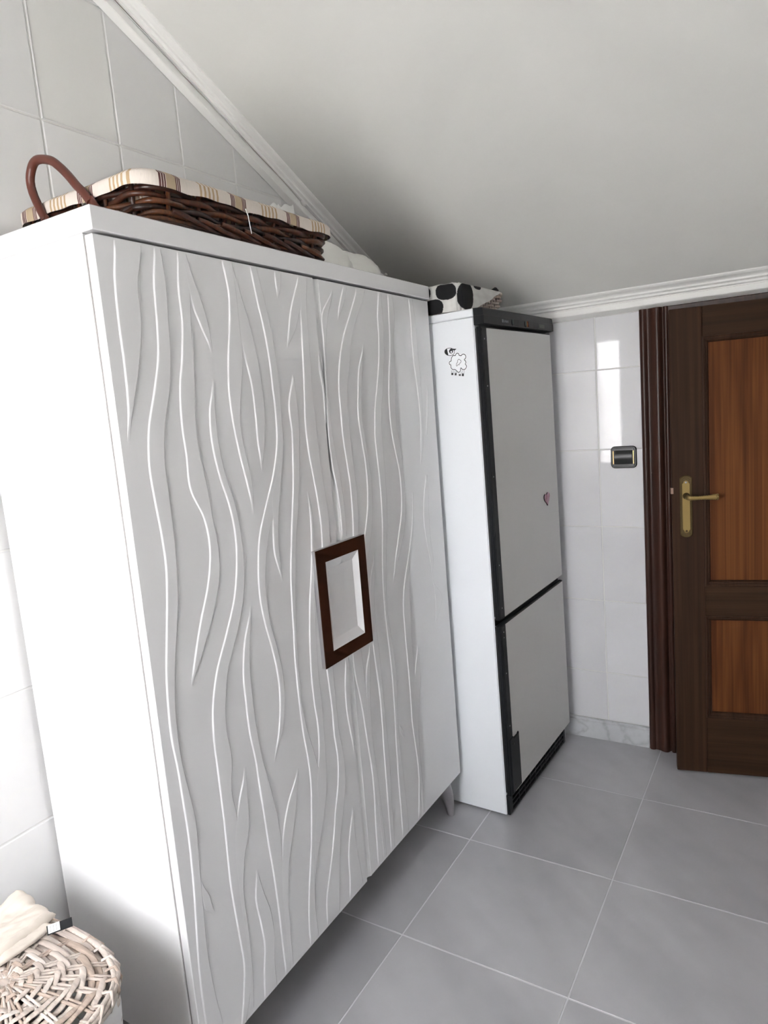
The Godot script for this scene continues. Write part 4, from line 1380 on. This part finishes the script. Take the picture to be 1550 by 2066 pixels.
	boxed("loop", Vector3(0.0, -0.004, -0.0005), Vector3(0.043, 0.012, 0.0005), 0.0003, M.black_cloth, tg)
	boxed("label", Vector3(0.002, -0.002, 0.0006), Vector3(0.022, 0.0125, 0.0012), 0.0002, M.paper, tg)
	st = begin()
	for r in 3:
		for k in 5:
			box(st, Vector3(0.006 + 0.005 * r, 0.0 + 0.0022 * k, 0.0011), Vector3(0.0066 + 0.005 * r, 0.0014 + 0.0022 * k, 0.0014), 0.0)
	obj("small_print", st, M.dark_print, tg)
	st = begin()
	plate(st, PackedVector2Array([Vector2(-0.012, 0.0), Vector2(0.002, 0.004), Vector2(-0.001, 0.008), Vector2(0.004, 0.014), Vector2(-0.004, 0.018), Vector2(-0.012, 0.012)]), 0.0, 0.0004, 0.0, Transform3D(Basis(Vector3(1, 0, 0), Vector3(0, 0, -1), Vector3(0, 1, 0)), Vector3(-0.070, 0.0265, 0.0)))
	obj("print", st, M.dark_print, s)

# ---------------------------------------------------------------- all together
func _ready() -> void:
	rng.seed = 7
	# camera
	var cam := Camera3D.new()
	cam.name = "camera"
	cam.transform = Transform3D(Basis.from_euler(Vector3(-0.150831, -1.013331, -0.084096), EULER_ORDER_YXZ), Vector3(-2.656406, 1.4128, 1.401423))
	cam.fov = 73.92
	cam.near = 0.02
	cam.far = 200.0
	add_child(cam)
	cam.current = true
	# daylight through the window
	var we := WorldEnvironment.new()
	we.name = "environment"
	var env := Environment.new()
	var sky := Sky.new()
	var ps := ProceduralSkyMaterial.new()
	ps.sky_top_color = Color(0.825, 0.825, 0.84)
	ps.sky_horizon_color = Color(0.91, 0.90, 0.905)
	ps.ground_horizon_color = Color(0.835, 0.825, 0.82)
	ps.ground_bottom_color = Color(0.80, 0.79, 0.785)
	ps.sky_curve = 0.2
	ps.ground_curve = 0.2
	sky.sky_material = ps
	env.background_mode = Environment.BG_SKY
	env.sky = sky
	env.background_energy_multiplier = SKY
	env.tonemap_mode = Environment.TONE_MAPPER_LINEAR
	env.tonemap_exposure = EXPO
	env.sdfgi_enabled = true
	env.ssao_enabled = true
	env.ssil_enabled = true
	we.environment = env
	add_child(we)
	make_materials()
	build_room()
	build_door()
	build_wardrobe()
	build_fridge()
	build_switch()
	var wx: Transform3D = (get_node("wardrobe") as Node3D).transform
	var fx: Transform3D = (get_node("fridge_freezer") as Node3D).transform
	build_brown_basket(wx)
	build_cow_basket(fx)
	build_laundry_basket()
